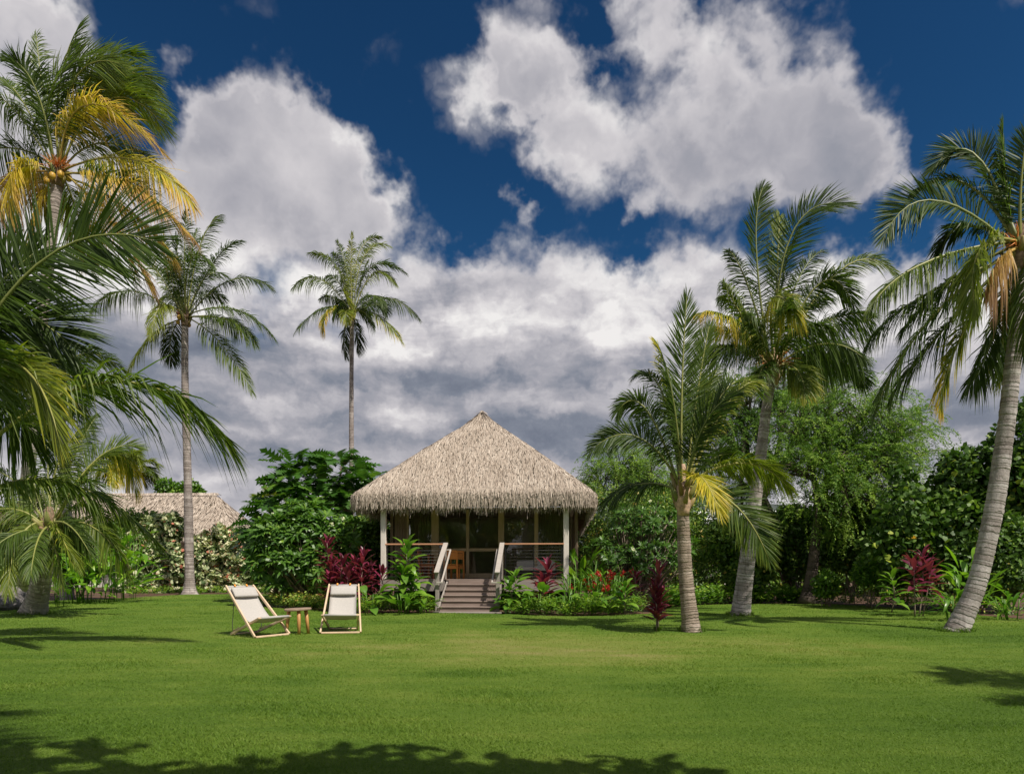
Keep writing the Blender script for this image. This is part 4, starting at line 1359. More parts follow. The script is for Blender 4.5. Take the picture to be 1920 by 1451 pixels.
# tall palm behind the left sling chair
palm('coconut_palm', 'tall straight coconut palm rising from the grass in front of the variegated hedge', [(356, 1111), (352, 900), (347, 720)], 32.5, (347, 596), [
    (171, 580, 250, 546, dict(age=.22, hang=.8)), (284, 628, 303, 574, dict(age=.32, dep=-1.5, hang=.6)), (238, 700, 284, 630, dict(age=.28, hang=.7, dry=.1)), (322, 678, 321, 632, dict(age=.02, dep=1.0)),
    (473, 737, 415, 645, dict(age=.22, hang=.45, dep=-.5)), (514, 634, 440, 580, dict(age=.14, hang=.6)), (478, 644, 426, 600, dict(age=.22, hang=.6)), (510, 542, 432, 526, dict(age=.05, hang=.5)),
    (452, 452, 402, 490, dict(age=.04)), (412, 404, 374, 465, dict(age=.14)), (350, 395, 346, 475, dict(age=.06)), (248, 452, 298, 514, dict(age=.22, vee=.5)), (305, 445, 320, 505, dict(age=.12)),
    (398, 497, 357, 488, dict(age=.16, dep=-2.2, hang=.5)), (425, 520, 385, 520, dict(age=.08, dep=2)), (290, 500, 318, 530, dict(age=.05, dep=2)), (420, 560, 380, 555, dict(age=.05, dep=2.2)), (370, 430, 358, 490, dict(age=.1, dep=2)), (330, 440, 335, 500, dict(age=.1, dep=-1.5)), (300, 560, 322, 560, dict(age=.2, dep=2.5, hang=.5))],
    .215, .155, M['palm_bark'], 2, 2.1, G1, 3, 3.4, .08, leaf_len=0.68, leaf_w=.054, nleaf=62, wind=(.12, 0, 0), stalks=2, nuts=3, hang=.4, ground=32.5)

# slender palm behind the breadfruit tree
palm('coconut_palm', 'slender coconut palm standing behind the breadfruit tree left of the thatched roof', [(660, 1095), (659, 860), (659, 720)], 42.0, (660, 588), [
    (580, 474, 630, 500, dict(age=.26, hang=.7)), (548, 541, 600, 524, dict(age=.22, hang=.7)), (552, 624, 606, 578, dict(age=.10, hang=.6)), (608, 628, 616, 582, dict(age=.32, dep=-2, dry=.5, hang=.5)), (648, 667, 646, 626, dict(age=.02, dep=1)),
    (672, 660, 669, 620, dict(age=.02, dep=1)), (754, 642, 708, 592, dict(age=.22, dry=.35, hang=.6)), (786, 598, 722, 558, dict(age=.05, hang=.7)), (742, 532, 700, 514, dict(age=.26, hang=.6)), (760, 512, 697, 500, dict(age=.10, hang=.4)),
    (729, 461, 682, 482, dict(age=.28)), (712, 444, 672, 478, dict(age=.18)), (660, 438, 658, 508, dict(age=.34)), (632, 452, 649, 504, dict(age=.12)), (624, 474, 643, 510, dict(age=.15)), (644, 545, 652, 562, dict(age=.38, dep=-2)), (690, 488, 677, 528, dict(age=.02, dep=2)),
    (600, 560, 630, 560, dict(age=.1, dep=2, hang=.6)), (720, 570, 690, 555, dict(age=.08, dep=-2, hang=.6)), (610, 520, 635, 530, dict(age=.08, dep=2)), (700, 610, 682, 585, dict(age=.1, dep=-2, hang=.5)), (625, 590, 640, 575, dict(age=.1, dep=-2, hang=.6))],
    .175, .125, M['palm_bark'], 3, 1.8, G1, 3, 2.9, .08, leaf_len=0.66, leaf_w=.066, nleaf=54, wind=(.12, 0, 0), hang=.4, ground=42.0)

# low palm at the left edge
palm('coconut_palm', 'low leaning coconut palm with thick ringed trunk near the left edge of the lawn', [(62, 1151), (78, 1085)], 17.4, (92, 990), [
    (15, 1112, 36, 1010, dict(age=.28, dep=-1.3, hang=.35, ll=.5)), (140, 1058, 112, 1002, dict(age=.26, dep=-1.6, hang=.3, spread=.8)), (242, 1078, 178, 990, dict(age=.27, dep=-.4, hang=.45, ll=.58)), (-40, 965, 30, 955, dict(age=.25, dep=-.4, hang=.6)),
    (150, 800, 102, 890, dict(age=.26, dep=.9, hang=.05, vee=.7)), (262, 838, 180, 862, dict(age=.24, dep=.8, hang=.1)), (256, 925, 205, 850, dict(age=.25, dry=.55, dep=1.4, hang=.9)), (40, 830, 62, 900, dict(age=.1, dep=.7)), (-30, 880, 30, 905, dict(age=.08, dep=1.0)),
    (215, 1010, 160, 945, dict(age=.12, dep=1.5, hang=.5)), (58, 1078, 70, 1015, dict(age=.16, dep=-1.6, hang=.4, ll=.45)), (118, 1098, 102, 1020, dict(age=.22, dep=-1.5, hang=.4, ll=.45)), (-25, 1040, 30, 1000, dict(age=.14, dep=-1.4, hang=.5)), (170, 1040, 130, 985, dict(age=.12, dep=-1.2, hang=.5)), (10, 1060, 40, 985, dict(age=.05, dep=1.0, hang=.6)), (-20, 1010, 30, 975, dict(age=.05, dep=.8, hang=.6)), (90, 780, 90, 880, dict(age=.15, dep=1.4)), (180, 780, 135, 865, dict(age=.08, dep=1.8)), (60, 1060, 72, 1000, dict(age=.1, dep=1.6, hang=.6))],
    .26, .18, M['palm_bark'], 4, 1.45, G1, 2, 2.6, .1, leaf_len=.56, leaf_w=.042, nleaf=66, wind=(.05, 0, 0), hang=.35, boots=12)

# palm just outside the left edge; its fronds reach into view
palm('coconut_palm', 'coconut palm past the left edge whose long fronds reach across the left side', [(-85, 1225), (-80, 1000)], 9.8, (-75, 800), [
    (290, 452, 95, 478, dict(age=.12, dep=-.3, hang=.02, ll=.92, lw=.050, n=78, vee=.05, spread=1.15, wind=(.05, 0, 0), root=(-70, 690), roll=-1.45, twist=-.1)), (112, 830, 45, 690, dict(age=.32, dep=-1.2, hang=.3, ll=.62, dry=.1, n=78, root=(-60, 690), spread=.7)),
    (434, 842, 205, 716, dict(age=.20, dep=-.2, hang=.55, ll=.82, lw=.048, n=84, wind=(.10, 0, 0), root=(-75, 880), spread=.8, roll=.35, twist=.1)), (300, 1022, 115, 903, dict(age=.22, dep=.8, hang=.6, ll=.50, n=80, roll=0, twist=0, root=(-70, 950))),
    (-40, 560, -70, 660, dict(age=.1)), (135, 650, 20, 590, dict(age=.10, dep=.5, hang=.15, ll=.85, lw=.05, n=74, vee=.05, spread=1.1, root=(-85, 660), roll=-1.4, twist=0)), (70, 470, -25, 560, dict(age=.05, dep=.3, hang=.1, ll=.8, roll=-1.3, root=(-85, 660))), 
    (-300, 700, -190, 730, dict(age=.1)), (-250, 560, -140, 640, dict(age=.1)), (-120, 540, -100, 660, dict(age=.1)), (60, 830, 10, 760, dict(age=.1, dep=1.2, hang=.6)), (150, 700, 50, 690, dict(age=.12, dep=1.4, hang=.5)), (-20, 640, -50, 700, dict(age=.2, dep=-.8))],
    .26, .17, M['palm_bark_pale'], 5, 1.4, G1, 0, 2.6, .1, leaf_len=.80, leaf_w=.046, nleaf=70, wind=(.08, 0, 0), hang=.4, base_world=(-8.2, 10.2, 0))

# young palm right of the bungalow
palm('coconut_palm', 'young coconut palm with upright fronds and short trunk right of the bungalow', [(1297, 1184), (1286, 1080), (1281, 985)], 12.75, (1281, 925), [
    (1288, 556, 1279, 720, dict(age=.14, dep=.2, hang=.02, vee=.15, ll=0.52, spread=.85, side=np.array([1.0, .15, 0]), twist=.1, roll=0, wind=(.03, 0, 0), root=(1278, 880))), (1330, 612, 1308, 735, dict(age=.20, dep=.5, hang=.02, vee=.15, spread=.8, side=np.array([1.0, -.5, 0]), roll=0)),
    (1158, 772, 1212, 768, dict(age=.12, dep=.1, hang=.3, ll=0.42)), (1106, 847, 1193, 818, dict(age=.05, dep=-.1, hang=.15, ll=0.44, roll=1.25, twist=0)), (1372, 742, 1318, 802, dict(age=.03, dep=-1.0, hang=.05, ll=0.63, vee=.1, side=np.array([.6, .2, -.7]))),
    (1424, 738, 1357, 735, dict(age=.18, dep=.8, hang=.2, ll=0.50)), (1430, 720, 1368, 752, dict(age=.34, dep=.3, hang=.4, ll=0.29)), (1482, 918, 1395, 868, dict(age=.30, dep=-.2, hang=.4, ll=0.40, roll=.6, twist=.3)), (1350, 962, 1312, 892, dict(age=.48, dep=-1.3, hang=.12, ll=0.46, vee=.0, spread=.9, dry=.05, roll=.25, twist=0, label='yellow frond bent over the trunk')),
    (1442, 1050, 1376, 945, dict(age=.16, dep=-.5, hang=.1, ll=0.50, dry=.14, vee=.0, roll=-1.3, twist=0)), (1130, 945, 1198, 908, dict(age=.08, dep=.8, hang=.5, ll=0.46)), (1230, 640, 1258, 735, dict(age=.16, dep=.7, dry=.55, hang=.2)), (1195, 702, 1244, 742, dict(age=.10, dep=1.0, hang=.5)),
    (1372, 850, 1325, 868, dict(age=.1, dep=.8, hang=.3)), (1250, 690, 1268, 790, dict(age=.08, dep=-.4)), (1345, 690, 1312, 790, dict(age=.08, dep=.9))],
    .160, .105, M['palm_bark_brown'], 6, 1.25, G1, 0, 2.2, .1, leaf_len=0.47, leaf_w=.034, nleaf=78, wind=(.06, 0, 0), hang=.25, boots=12, rib=.026)

# leaning palm behind it
palm('coconut_palm', 'coconut palm leaning right behind the young palm, crown against the blue gap', [(1388, 1153), (1402, 1040), (1422, 890), (1438, 760)], 17.2, (1450, 690), [
    (1430, 352, 1418, 470, dict(age=.08, dep=.2, hang=.05, side=np.array([1.0, .2, 0]), roll=0, twist=0)), (1590, 384, 1484, 440, dict(age=.10, dep=-.3, hang=.05, roll=-1.2, twist=0, ll=0.65, wind=(.2, 0, 0))), (1462, 408, 1458, 490, dict(age=.30, dep=.5, hang=.05)), (1366, 470, 1400, 530, dict(age=.10, dep=.6)), (1356, 530, 1388, 588, dict(age=.22, dep=-.6, hang=.8)),
    (1303, 590, 1372, 600, dict(age=.24, dep=-.5, hang=.75, dry=.65)), (1308, 668, 1376, 652, dict(age=.05, dep=-.2, hang=.7)), (1602, 574, 1535, 533, dict(age=.12, dep=-.6, hang=.3)), (1682, 516, 1578, 505, dict(age=.26, dep=.3, hang=.3, ll=0.43)), (1627, 590, 1545, 606, dict(age=.14, dep=-.5, hang=.95, ll=0.72)),
    (1620, 672, 1545, 645, dict(age=.14, dep=-.8, hang=.8)), (1502, 606, 1452, 560, dict(age=.30, dep=-1.9, hang=.7, dry=.25)), (1555, 560, 1500, 590, dict(age=.10, dep=.8, hang=.4)), (1590, 695, 1520, 668, dict(age=.10, dep=.9, hang=.8)), (1540, 470, 1490, 540, dict(age=.05, dep=1.2)), (1340, 620, 1390, 630, dict(age=.38, dep=1.0, hang=.6, dry=.2)),
    (1480, 560, 1465, 610, dict(age=.2, dep=-2.2, hang=.5)), (1400, 590, 1420, 620, dict(age=.12, dep=-1.6, hang=.6)), (1560, 620, 1500, 620, dict(age=.1, dep=-1.6, hang=.8)), (1350, 560, 1395, 590, dict(age=.12, dep=1.2, hang=.6)), (1500, 430, 1468, 520, dict(age=.05, dep=1.0)), (1420, 720, 1430, 690, dict(age=.12, dep=-1.0, hang=.4)), (1510, 735, 1490, 690, dict(age=.2, dep=-1.0, hang=.5, dry=.3))],
    .215, .118, M['palm_bark_pale'], 7, 1.35, G1, 2, 2.6, .08, leaf_len=0.54, leaf_w=.042, nleaf=72, wind=(.14, 0, 0), hang=.35, boots=14, stalks=2)

# leaning palm at the right edge
palm('coconut_palm', 'tall curving coconut palm with pale trunk leaning out at the right edge', [(1792, 1183), (1834, 1085), (1868, 930), (1891, 760), (1908, 585)], 12.75, (1913, 470), [
    (1655, 450, 1752, 376, dict(age=.10, dep=-.4, hang=.08, ll=0.58, roll=1.2, twist=.1)), (1745, 322, 1830, 292, dict(age=.08, dep=.4, hang=.08, ll=0.48, roll=1.2, twist=0)), (1880, 232, 1886, 345, dict(age=.12, dep=.3, hang=.1)), (1928, 232, 1914, 350, dict(age=.12, dep=-.2, hang=.05)), (1632, 577, 1732, 494, dict(age=.22, dep=-.5, hang=.8)),
    (1628, 642, 1722, 560, dict(age=.12, dep=.3, hang=.75)), (1640, 776, 1738, 606, dict(age=.16, dep=-.3, hang=.6, ll=0.53)), (1674, 742, 1745, 645, dict(age=.10, dep=.6, hang=.7)), (1766, 762, 1800, 635, dict(age=.20, dep=.2, hang=.6, dry=.6, label='drooping frond with brown tips')), (1816, 727, 1858, 640, dict(age=.12, dep=.6, hang=.5)),
    (1892, 700, 1880, 620, dict(age=.16, dep=.8, hang=.5, dry=.4)), (1830, 596, 1838, 468, dict(age=.30, dep=-1.6, hang=.5, ll=0.56, lw=.05)), (2010, 480, 1962, 438, dict(age=.1)), (1762, 485, 1805, 425, dict(age=.06, dep=.8, hang=.4)), (2100, 430, 2000, 400, dict(age=.1)), (2110, 570, 2020, 480, dict(age=.15)), (2060, 720, 1995, 580, dict(age=.2, hang=.6)),
    (2010, 290, 1955, 370, dict(age=.1)), (1848, 545, 1872, 492, dict(age=.72, dep=-.9, hang=.9, dry=.35, ll=0.40)), (1700, 380, 1800, 340, dict(age=.08, dep=.9)), (1960, 660, 1935, 570, dict(age=.2, dep=-.6, hang=.7)), (1690, 620, 1780, 530, dict(age=.12, dep=.8, hang=.7)), (1830, 300, 1870, 380, dict(age=.1, dep=.9))],
    .180, .118, M['palm_bark_pale'], 8, 1.3, G1, 1, 2.6, .1, leaf_len=0.46, leaf_w=.040, nleaf=76, wind=(-.02, 0, 0), hang=.35, boots=14, stalks=2, nuts=2)

# small palms far off on the left
palm('coconut_palm', 'small distant coconut palm above the ridge of the far thatched house', [(238, 1095), (239, 960)], 56.0, (240, 880), [], .22, .15, M['palm_bark'], 9, 1.2, 'distant palms', 16, 2.7, .24, leaf_len=.9, leaf_w=.12, nleaf=34, wind=(.15, 0, 0), hang=.4, boots=4, ground=56.0)
palm('coconut_palm', 'coconut palm half hidden behind the long fronds on the left side', [(126, 1100), (125, 960), (122, 880)], 27.0, (112, 745), [
    (236, 696, 150, 664, dict(age=.24, hang=.4)), (20, 690, 62, 672, dict(age=.12)), (160, 805, 142, 745, dict(age=.25, hang=.7)), (70, 820, 84, 755, dict(age=.1, hang=.6))], .23, .15, M['palm_bark_pale'], 10, 1.3, 'distant palms', 9, 2.7, .15, leaf_len=.8, leaf_w=.055, nleaf=50, wind=(.12, 0, 0), hang=.4, ground=27.0)

# ------------------------------------------------------------------ big-leaved plants: every leaf an object, shared meshes
def blade_leaf(L, W, curl, fold, mat, n=7, stalk=0.0, peak=.42, wave=0.0, tip=1.0, seed=0):
    """one broad leaf along +X, face up, arching down towards the tip"""
    R = np.random.default_rng(seed)
    u = np.linspace(0, 1, n)
    ang = -curl * u ** 1.4
    st = L / (n - 1)
    x = np.concatenate([[0], np.cumsum(np.cos(ang[:-1]) * st)]); z = np.concatenate([[0], np.cumsum(np.sin(ang[:-1]) * st)])
    w = W / 2 * np.sin(np.pi * np.clip(u, 0, 1) ** (math.log(.5) / math.log(peak))) ** .75
    w[0] = .012; w[-1] = .002
    v, tt = [], []
    for i in range(n):
        for sgn in (-1, 0, 1):
            wob = wave * math.sin(i * 2.1 + sgn + seed) * w[i]
            v.append((x[i] + stalk * math.cos(.0), sgn * w[i] * math.cos(fold), z[i] + abs(sgn) * w[i] * math.sin(fold) + wob * abs(sgn)))
            tt.append(u[i] * .10 + (0.05 if sgn == 0 else 0))
    q = []
    for i in range(n - 1):
        a = i * 3
        q += [(a, a + 3, a + 4, a + 1), (a + 1, a + 4, a + 5, a + 2)]
    mb = MB()
    mb.add(v, None, q, np.array(tt) + .42, 0, 0, True)
    if stalk:
        mb.tube([(0, 0, 0), (stalk, 0, 0)], .008, 4, .55)
    return mb


def lobed_leaf(L, W, mat, seed=0):
    """breadfruit leaf: deep finger lobes on both sides of a strong midrib"""
    R = np.random.default_rng(seed)
    lob = [(.15, .34), (.29, .46), (.45, .52), (.61, .48), (.76, .36)]
    mid = [(0, 0)]
    v = [(0, 0, 0)]
    out = []
    prev = .05
    xs = [.05]
    side = []
    for (c, w) in lob:
        side.append((c - .055, .055 + w * .12)); side.append((c + .11, w)); side.append((c + .095, w * .62))
    side.append((1.0, 0))
    pts = [(.04, 0)] + side
    mids = [(0.0), .16, .30, .46, .62, .77, 1.0]
    v = []
    for m_ in mids:
        v.append((m_ * L, 0, 0))
    tris = []
    for sgn in (-1, 1):
        base = len(v)
        for (a, b) in side[:-1]:
            v.append((a * L, sgn * b * W, 0))
        for k in range(5):
            b0 = base + 3 * k
            m0, m1 = k + 0, k + 1
            f = [(m0, b0, m1), (m1, b0, b0 + 1), (m1, b0 + 1, b0 + 2)]
            if k == 4:
                f.append((m1, b0 + 2, 6))
            for t_ in f:
                tris.append(t_ if sgn < 0 else t_[::-1])
        for k in range(4):
            b0 = base + 3 * k
            t_ = (k + 1, b0 + 2, b0 + 3)
            tris.append(t_ if sgn < 0 else t_[::-1])
            t_ = (k + 1, b0 + 3, k + 2)
            tris.append(t_ if sgn < 0 else t_[::-1])
    v = np.array(v, float)
    x = v[:, 0] / L
    v[:, 2] = .18 * np.abs(v[:, 1]) - .30 * L * x ** 2 - .25 * np.abs(v[:, 1]) ** 1.5 + R.normal(0, .006, len(v))
    mb = MB()
    mb.add(v, tris, None, .35 + .3 * (1 - x))
    return mb


LEAF = {}


def leaf_set(key, mats, fn, k=4):
    LEAF[key] = [fn(i).mesh(key + '_leaf', mats) for i in range(k)]


leaf_set('ti_green', [M['ti_green']], lambda i: blade_leaf(.52, .195, (.5, .9, 1.3, 1.7)[i], .30, None, 8, .06, .50, .10, seed=i))
leaf_set('ti_red', [M['ti_red']], lambda i: blade_leaf(.48, .135, (.2, .5, .8, 1.1)[i], .32, None, 7, .05, .50, .10, seed=i))
leaf_set('broad', [M['ti_green']], lambda i: blade_leaf(.40, .20, (.5, .9, 1.2, 1.5)[i], .22, None, 8, .10, .45, .08, seed=i))
leaf_set('ginger', [M['heliconia']], lambda i: blade_leaf(.75, .17, (.4, .8, 1.2, 1.6)[i], .25, None, 8, .08, .50, .10, seed=i))
leaf_set('banana', [M['heliconia']], lambda i: blade_leaf(1.25, .30, (.4, .8, 1.2, 1.5)[i], .28, None, 10, .25, .50, .08, seed=i))
leaf_set('strap', [M['heliconia']], lambda i: blade_leaf(.95, .10, (.6, 1.0, 1.4, 1.8)[i], .35, None, 9, .0, .45, .03, seed=i))
leaf_set('strap_dark', [M['ti_green']], lambda i: blade_leaf(.85, .10, (.7, 1.1, 1.5, 1.9)[i], .35, None, 9, .0, .45, .03, seed=i))
leaf_set('slim', [M['ti_green']], lambda i: blade_leaf(.30, .035, (.4, .8, 1.1, 1.4)[i], .3, None, 6, .0, .45, .03, seed=i))
leaf_set('breadfruit', [M['breadfruit']], lambda i: lobed_leaf(.56 + .06 * i, .50, None, i), 3)


def put_leaf(parent, key, loc, az, el, sc=1.0, roll=0.0, name='leaf'):
    me = LEAF[key][random.randrange(len(LEAF[key]))]
    o = bpy.data.objects.new(name, me)
    o.parent = parent
    o.location = loc
    o.rotation_euler = (Matrix.Rotation(az, 3, 'Z') @ Matrix.Rotation(-el, 3, 'Y') @ Matrix.Rotation(roll, 3, 'X')).to_euler()
    o.scale = (sc, sc, sc)
    COL.objects.link(o)
    return o


def stem_plant(name, label, cat, base, heads, key, group=None, per=26, el0=1.35, el1=-.25, sc=1.0, leafy=.6, stem_mat=None, rstem=.014):
    """upright canes, each topped by a rosette that runs some way down the cane. heads: (x, y, z) of cane tops, world"""
    base = np.asarray(base, float)
    t = thing(name, label, cat, base.tolist(), 0, group)
    for h in heads:
        h = np.asarray(h[:3], float)
        root = base + np.array([(h[0] - base[0]) * .45, (h[1] - base[1]) * .45, 0])
        path = spline([root, (root + h) / 2 + np.array([random.gauss(0, .03), random.gauss(0, .03), 0]), h], 8)
        mb = MB()
        mb.tube(path, np.linspace(rstem * 1.3, rstem * .8, 8), 6)
        wobj('cane', mb, stem_mat or M['stem'], t)
        H = h[2]
        n = int(per * random.uniform(.85, 1.15))
        for i in range(n):
            f = i / n
            z = f ** 1.1 * leafy
            q = np.array([np.interp(max(H - z * H, .03), path[:, 2], path[:, a]) for a in range(3)])
            az = i * 2.399 + random.uniform(-.3, .3)
            el = el0 + (el1 - el0) * (f ** .65) + random.uniform(-.18, .18)
            put_leaf(t, key, (q - base).tolist(), az, el, sc * random.uniform(.75, 1.1) * (1.0 if f > .12 else .75), random.uniform(-.35, .35))
    return t


def clump(name, label, cat, base, n, key, spread, hmin, hmax, group=None, sc=1.0, el=(.2, 1.2), stems=True):
    """plant with long leaves rising from the ground or from leafy stems"""
    base = np.asarray(base, float)
    t = thing(name, label, cat, base.tolist(), 0, group)
    for i in range(n):
        az = i * 2.399 + random.uniform(-.4, .4)
        r = spread * math.sqrt(random.random())
        z = random.uniform(hmin, hmax)
        x, y = r * math.cos(az), r * math.sin(az) * .7
        put_leaf(t, key, (x, y, z), az + random.uniform(-.8, .8), random.uniform(*el), sc * random.uniform(.7, 1.15), random.uniform(-.4, .4))
    if stems:
        mb = MB()
        for i in range(max(4, n // 5)):
            az = random.uniform(0, 6.28); r = spread * math.sqrt(random.random())
            mb.tube([(r * .6 * math.cos(az), r * .5 * math.sin(az), 0), (r * math.cos(az), r * .7 * math.sin(az), hmax * .95)], .012, 5, .3)
        obj('stems', mb, M['heliconia'], t)
    return t


# ------------------------------------------------------------------ shrubs and trees of many small leaves
def crown_leaves(mb, lumps, n, ln, wd, shape, tint, droop=.2, inner=.55, up=.35, rs=None, jitter=.9, gaps=.0, clum=0):
    """leaf-sized faces through a crown made of lumps (centre, radii); tint is (low, high, spread)"""
    R = np.random.default_rng(rs)
    vol = np.array([l[1][0] * l[1][1] * l[1][2] for l in lumps]) ** .7
    cnt = R.multinomial(n, vol / vol.sum())
    for (c, r), m in zip(lumps, cnt):
        if m == 0:
            continue
        c = np.asarray(c, float); r = np.asarray(r, float)
        d = nrm(R.normal(0, 1, (m, 3)))
        if clum:
            # leaves gather on shoots
            k = max(3, m // clum)
            sh = nrm(R.normal(0, 1, (k, 3)))
            d = nrm(sh[R.integers(0, k, m)] + R.normal(0, .16, (m, 3)))
            lum = .86 + .28 * R.random(k)
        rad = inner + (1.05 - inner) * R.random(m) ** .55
        bump = 1 + .10 * np.sin(d[:, 0] * 7 + d[:, 2] * 5 + c[0] * 3) + .08 * np.sin(d[:, 1] * 9 + d[:, 2] * 8)
        p = c + d * r * (rad * bump)[:, None] + R.normal(0, .02, (m, 3))
        p[:, 2] = np.maximum(p[:, 2], .03)
        D = nrm(d * .8 + R.normal(0, jitter, (m, 3)) + np.array([0, 0, -droop]))
        N = nrm(d * .9 + np.array([0, 0, up]) + R.normal(0, .45, (m, 3)))
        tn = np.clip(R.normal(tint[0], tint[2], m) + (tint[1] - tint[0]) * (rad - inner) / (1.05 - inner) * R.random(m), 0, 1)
        mb.leaves(p, D, N, ln * (.65 + .6 * R.random(m)), wd * (.65 + .6 * R.random(m)), tn, shape)


def blob_lumps(c, r, k, seed, sub=.55):
    """split one rough mass into k overlapping lumps"""
    R = np.random.default_rng(seed)
    c = np.asarray(c, float); r = np.asarray(r, float)
    out = [(c, r * .72)]
    for i in range(k):
        d = nrm(R.normal(0, 1, 3)); d[2] = d[2] * .9 + .1
        q = c + d * r * R.uniform(.45, .70)
        rr = r.min() * sub * R.uniform(.7, 1.15)
        out.append((q, np.array([rr * R.uniform(.9, 1.25), rr, rr * R.uniform(.8, 1.1)])))
    return out


def shrub(name, label, cat, base, lumps, n, ln, wd, shape, mat, tint, group=None, seed=0, flowers=None, trunk=None, **kw):
    base = np.asarray(base, float)
    t = thing(name, label, cat, base.tolist(), 0, group)
    mb = MB()
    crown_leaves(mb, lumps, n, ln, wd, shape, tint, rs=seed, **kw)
    wobj('foliage', mb, mat, t)
    R = np.random.default_rng(seed + 7)
    mb = MB()
    for (c, r) in lumps:
        c = np.asarray(c, float)
        root = base + np.array([R.normal(0, .10), R.normal(0, .08), 0])
        m1 = root + (c - root) * .5 + np.array([R.normal(0, .08), R.normal(0, .08), .1])
        mb.tube(spline([root, m1, c], 8), np.linspace(.022, .007, 8) * (trunk or 1), 5)
    wobj('branches', mb, M['stem'], t)
    if flowers:
        fm, k, size = flowers
        for i in range(k):
            c, r = lumps[R.integers(0, len(lumps))]
            d = nrm(np.array([R.normal(0, .7), -1.1, R.normal(.25, .6)]))
            p = np.asarray(c) + d * np.asarray(r) * 1.05
            mb = MB()
            q = 14
            dd = nrm(d + R.normal(0, .7, (q, 3)))
            mb.leaves(p + R.normal(0, size * .35, (q, 3)), dd, nrm(d + R.normal(0, .4, (q, 3))), size * .8, size * .6, R.random(q), 'round')
            wobj('flower', mb, fm, t)
    return t


def strip_cover(name, label, pts, h, depth, n, ln, wd, mat, tint, seed=0, shape='diamond', jag=.35):
    """low planting along a line on the ground: one mass of small leaves, nobody could count it"""
    R = np.random.default_rng(seed)
    pts = np.asarray(pts, float)
    sl = np.concatenate([[0], np.cumsum(np.linalg.norm(np.diff(pts[:, :2], axis=0), axis=1))])
    k = max(4, n // 26)
    u = R.random(k) * sl[-1]
    cx = np.interp(u, sl, pts[:, 0]); cy = np.interp(u, sl, pts[:, 1]) + R.random(k) * depth
    hh = h * (.45 + .55 * np.abs(np.sin(u * 2.3 + seed)) + jag * R.normal(0, .5, k)).clip(.3, 1.4)
    i = R.integers(0, k, n)
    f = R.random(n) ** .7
    a = R.random(n) * 6.283
    sp = .05 + .10 * f
    p = np.stack([cx[i] + np.cos(a) * sp, cy[i] + np.sin(a) * sp, hh[i] * f], 1)
    D = nrm(np.stack([np.cos(a), np.sin(a), R.uniform(-.1, .9, n)], 1))
    N = nrm(np.stack([R.normal(0, .5, n), R.normal(-.2, .5, n), np.ones(n)], 1))
    mb = MB()
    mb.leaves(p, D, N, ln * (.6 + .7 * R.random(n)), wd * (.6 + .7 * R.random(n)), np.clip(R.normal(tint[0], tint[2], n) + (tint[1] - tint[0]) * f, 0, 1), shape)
    o = obj(name, mb, mat, kind='stuff')
    o['label'] = label
    o['category'] = 'ground cover'
    return o


def at(px, py, d):
    """ground position under photo column px at distance d"""
    return np.array([(px - 960) / FOC * d, d, 0.0])


# --- variegated hedge (left)
d = 35.5
L1 = [(P(255, 1085, d), (0.89, 0.71, 0.89)), (P(270, 1030, d), (0.94, 0.83, 1.18)), (P(300, 1000, d + .6), (1.00, 0.83, 0.94)), (P(320, 1060, d), (0.83, 0.71, 1.18)), (P(295, 1100, d), (0.94, 0.71, 0.59)), (P(325, 985, d + .5), (0.65, 0.59, 0.53))]
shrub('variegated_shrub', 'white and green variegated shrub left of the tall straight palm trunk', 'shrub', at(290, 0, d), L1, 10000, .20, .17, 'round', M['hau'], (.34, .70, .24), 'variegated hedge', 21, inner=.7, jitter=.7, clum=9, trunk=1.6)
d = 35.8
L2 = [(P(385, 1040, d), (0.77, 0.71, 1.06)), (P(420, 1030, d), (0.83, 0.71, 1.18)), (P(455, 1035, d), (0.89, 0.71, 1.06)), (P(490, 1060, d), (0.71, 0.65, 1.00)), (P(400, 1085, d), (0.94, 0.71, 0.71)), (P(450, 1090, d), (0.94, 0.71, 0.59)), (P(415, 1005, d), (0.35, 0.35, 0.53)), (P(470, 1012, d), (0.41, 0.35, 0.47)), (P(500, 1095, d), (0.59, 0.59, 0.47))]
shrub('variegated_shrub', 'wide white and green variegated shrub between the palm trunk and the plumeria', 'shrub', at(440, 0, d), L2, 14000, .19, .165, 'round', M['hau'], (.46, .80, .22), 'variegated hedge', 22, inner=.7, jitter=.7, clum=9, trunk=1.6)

# --- breadfruit tree: big lobed leaves
bt = thing('breadfruit_tree', 'breadfruit tree with large lobed leaves left of the thatched roof', 'tree', at(610, 0, 24.5).tolist())
b0 = np.array(bt.location)
lumps = [(P(560, 920, 24.5), 1.15), (P(640, 905, 24.8), 1.10), (P(600, 960, 24.0), 1.3), (P(680, 930, 24.5), 1.0), (P(520, 965, 24.3), 1.0), (P(552, 893, 24.6), .80), (P(640, 885, 24.6), .85), (P(595, 915, 24.4), .9), (P(690, 1000, 24.6), .9), (P(590, 1010, 24.2), 1.1), (P(500, 1000, 24.5), .8), (P(700, 1060, 25), .8)]
mb = MB()
for c, r in lumps:
    mb.tube(spline([b0, b0 + np.array([0, 0, .9]), (b0 + c) / 2 + np.array([0, 0, .5]), c + np.array([0, 0, r * .3])], 10), np.linspace(.12, .02, 10), 6)
wobj('trunk', mb, M['bark'], bt)
cand = []
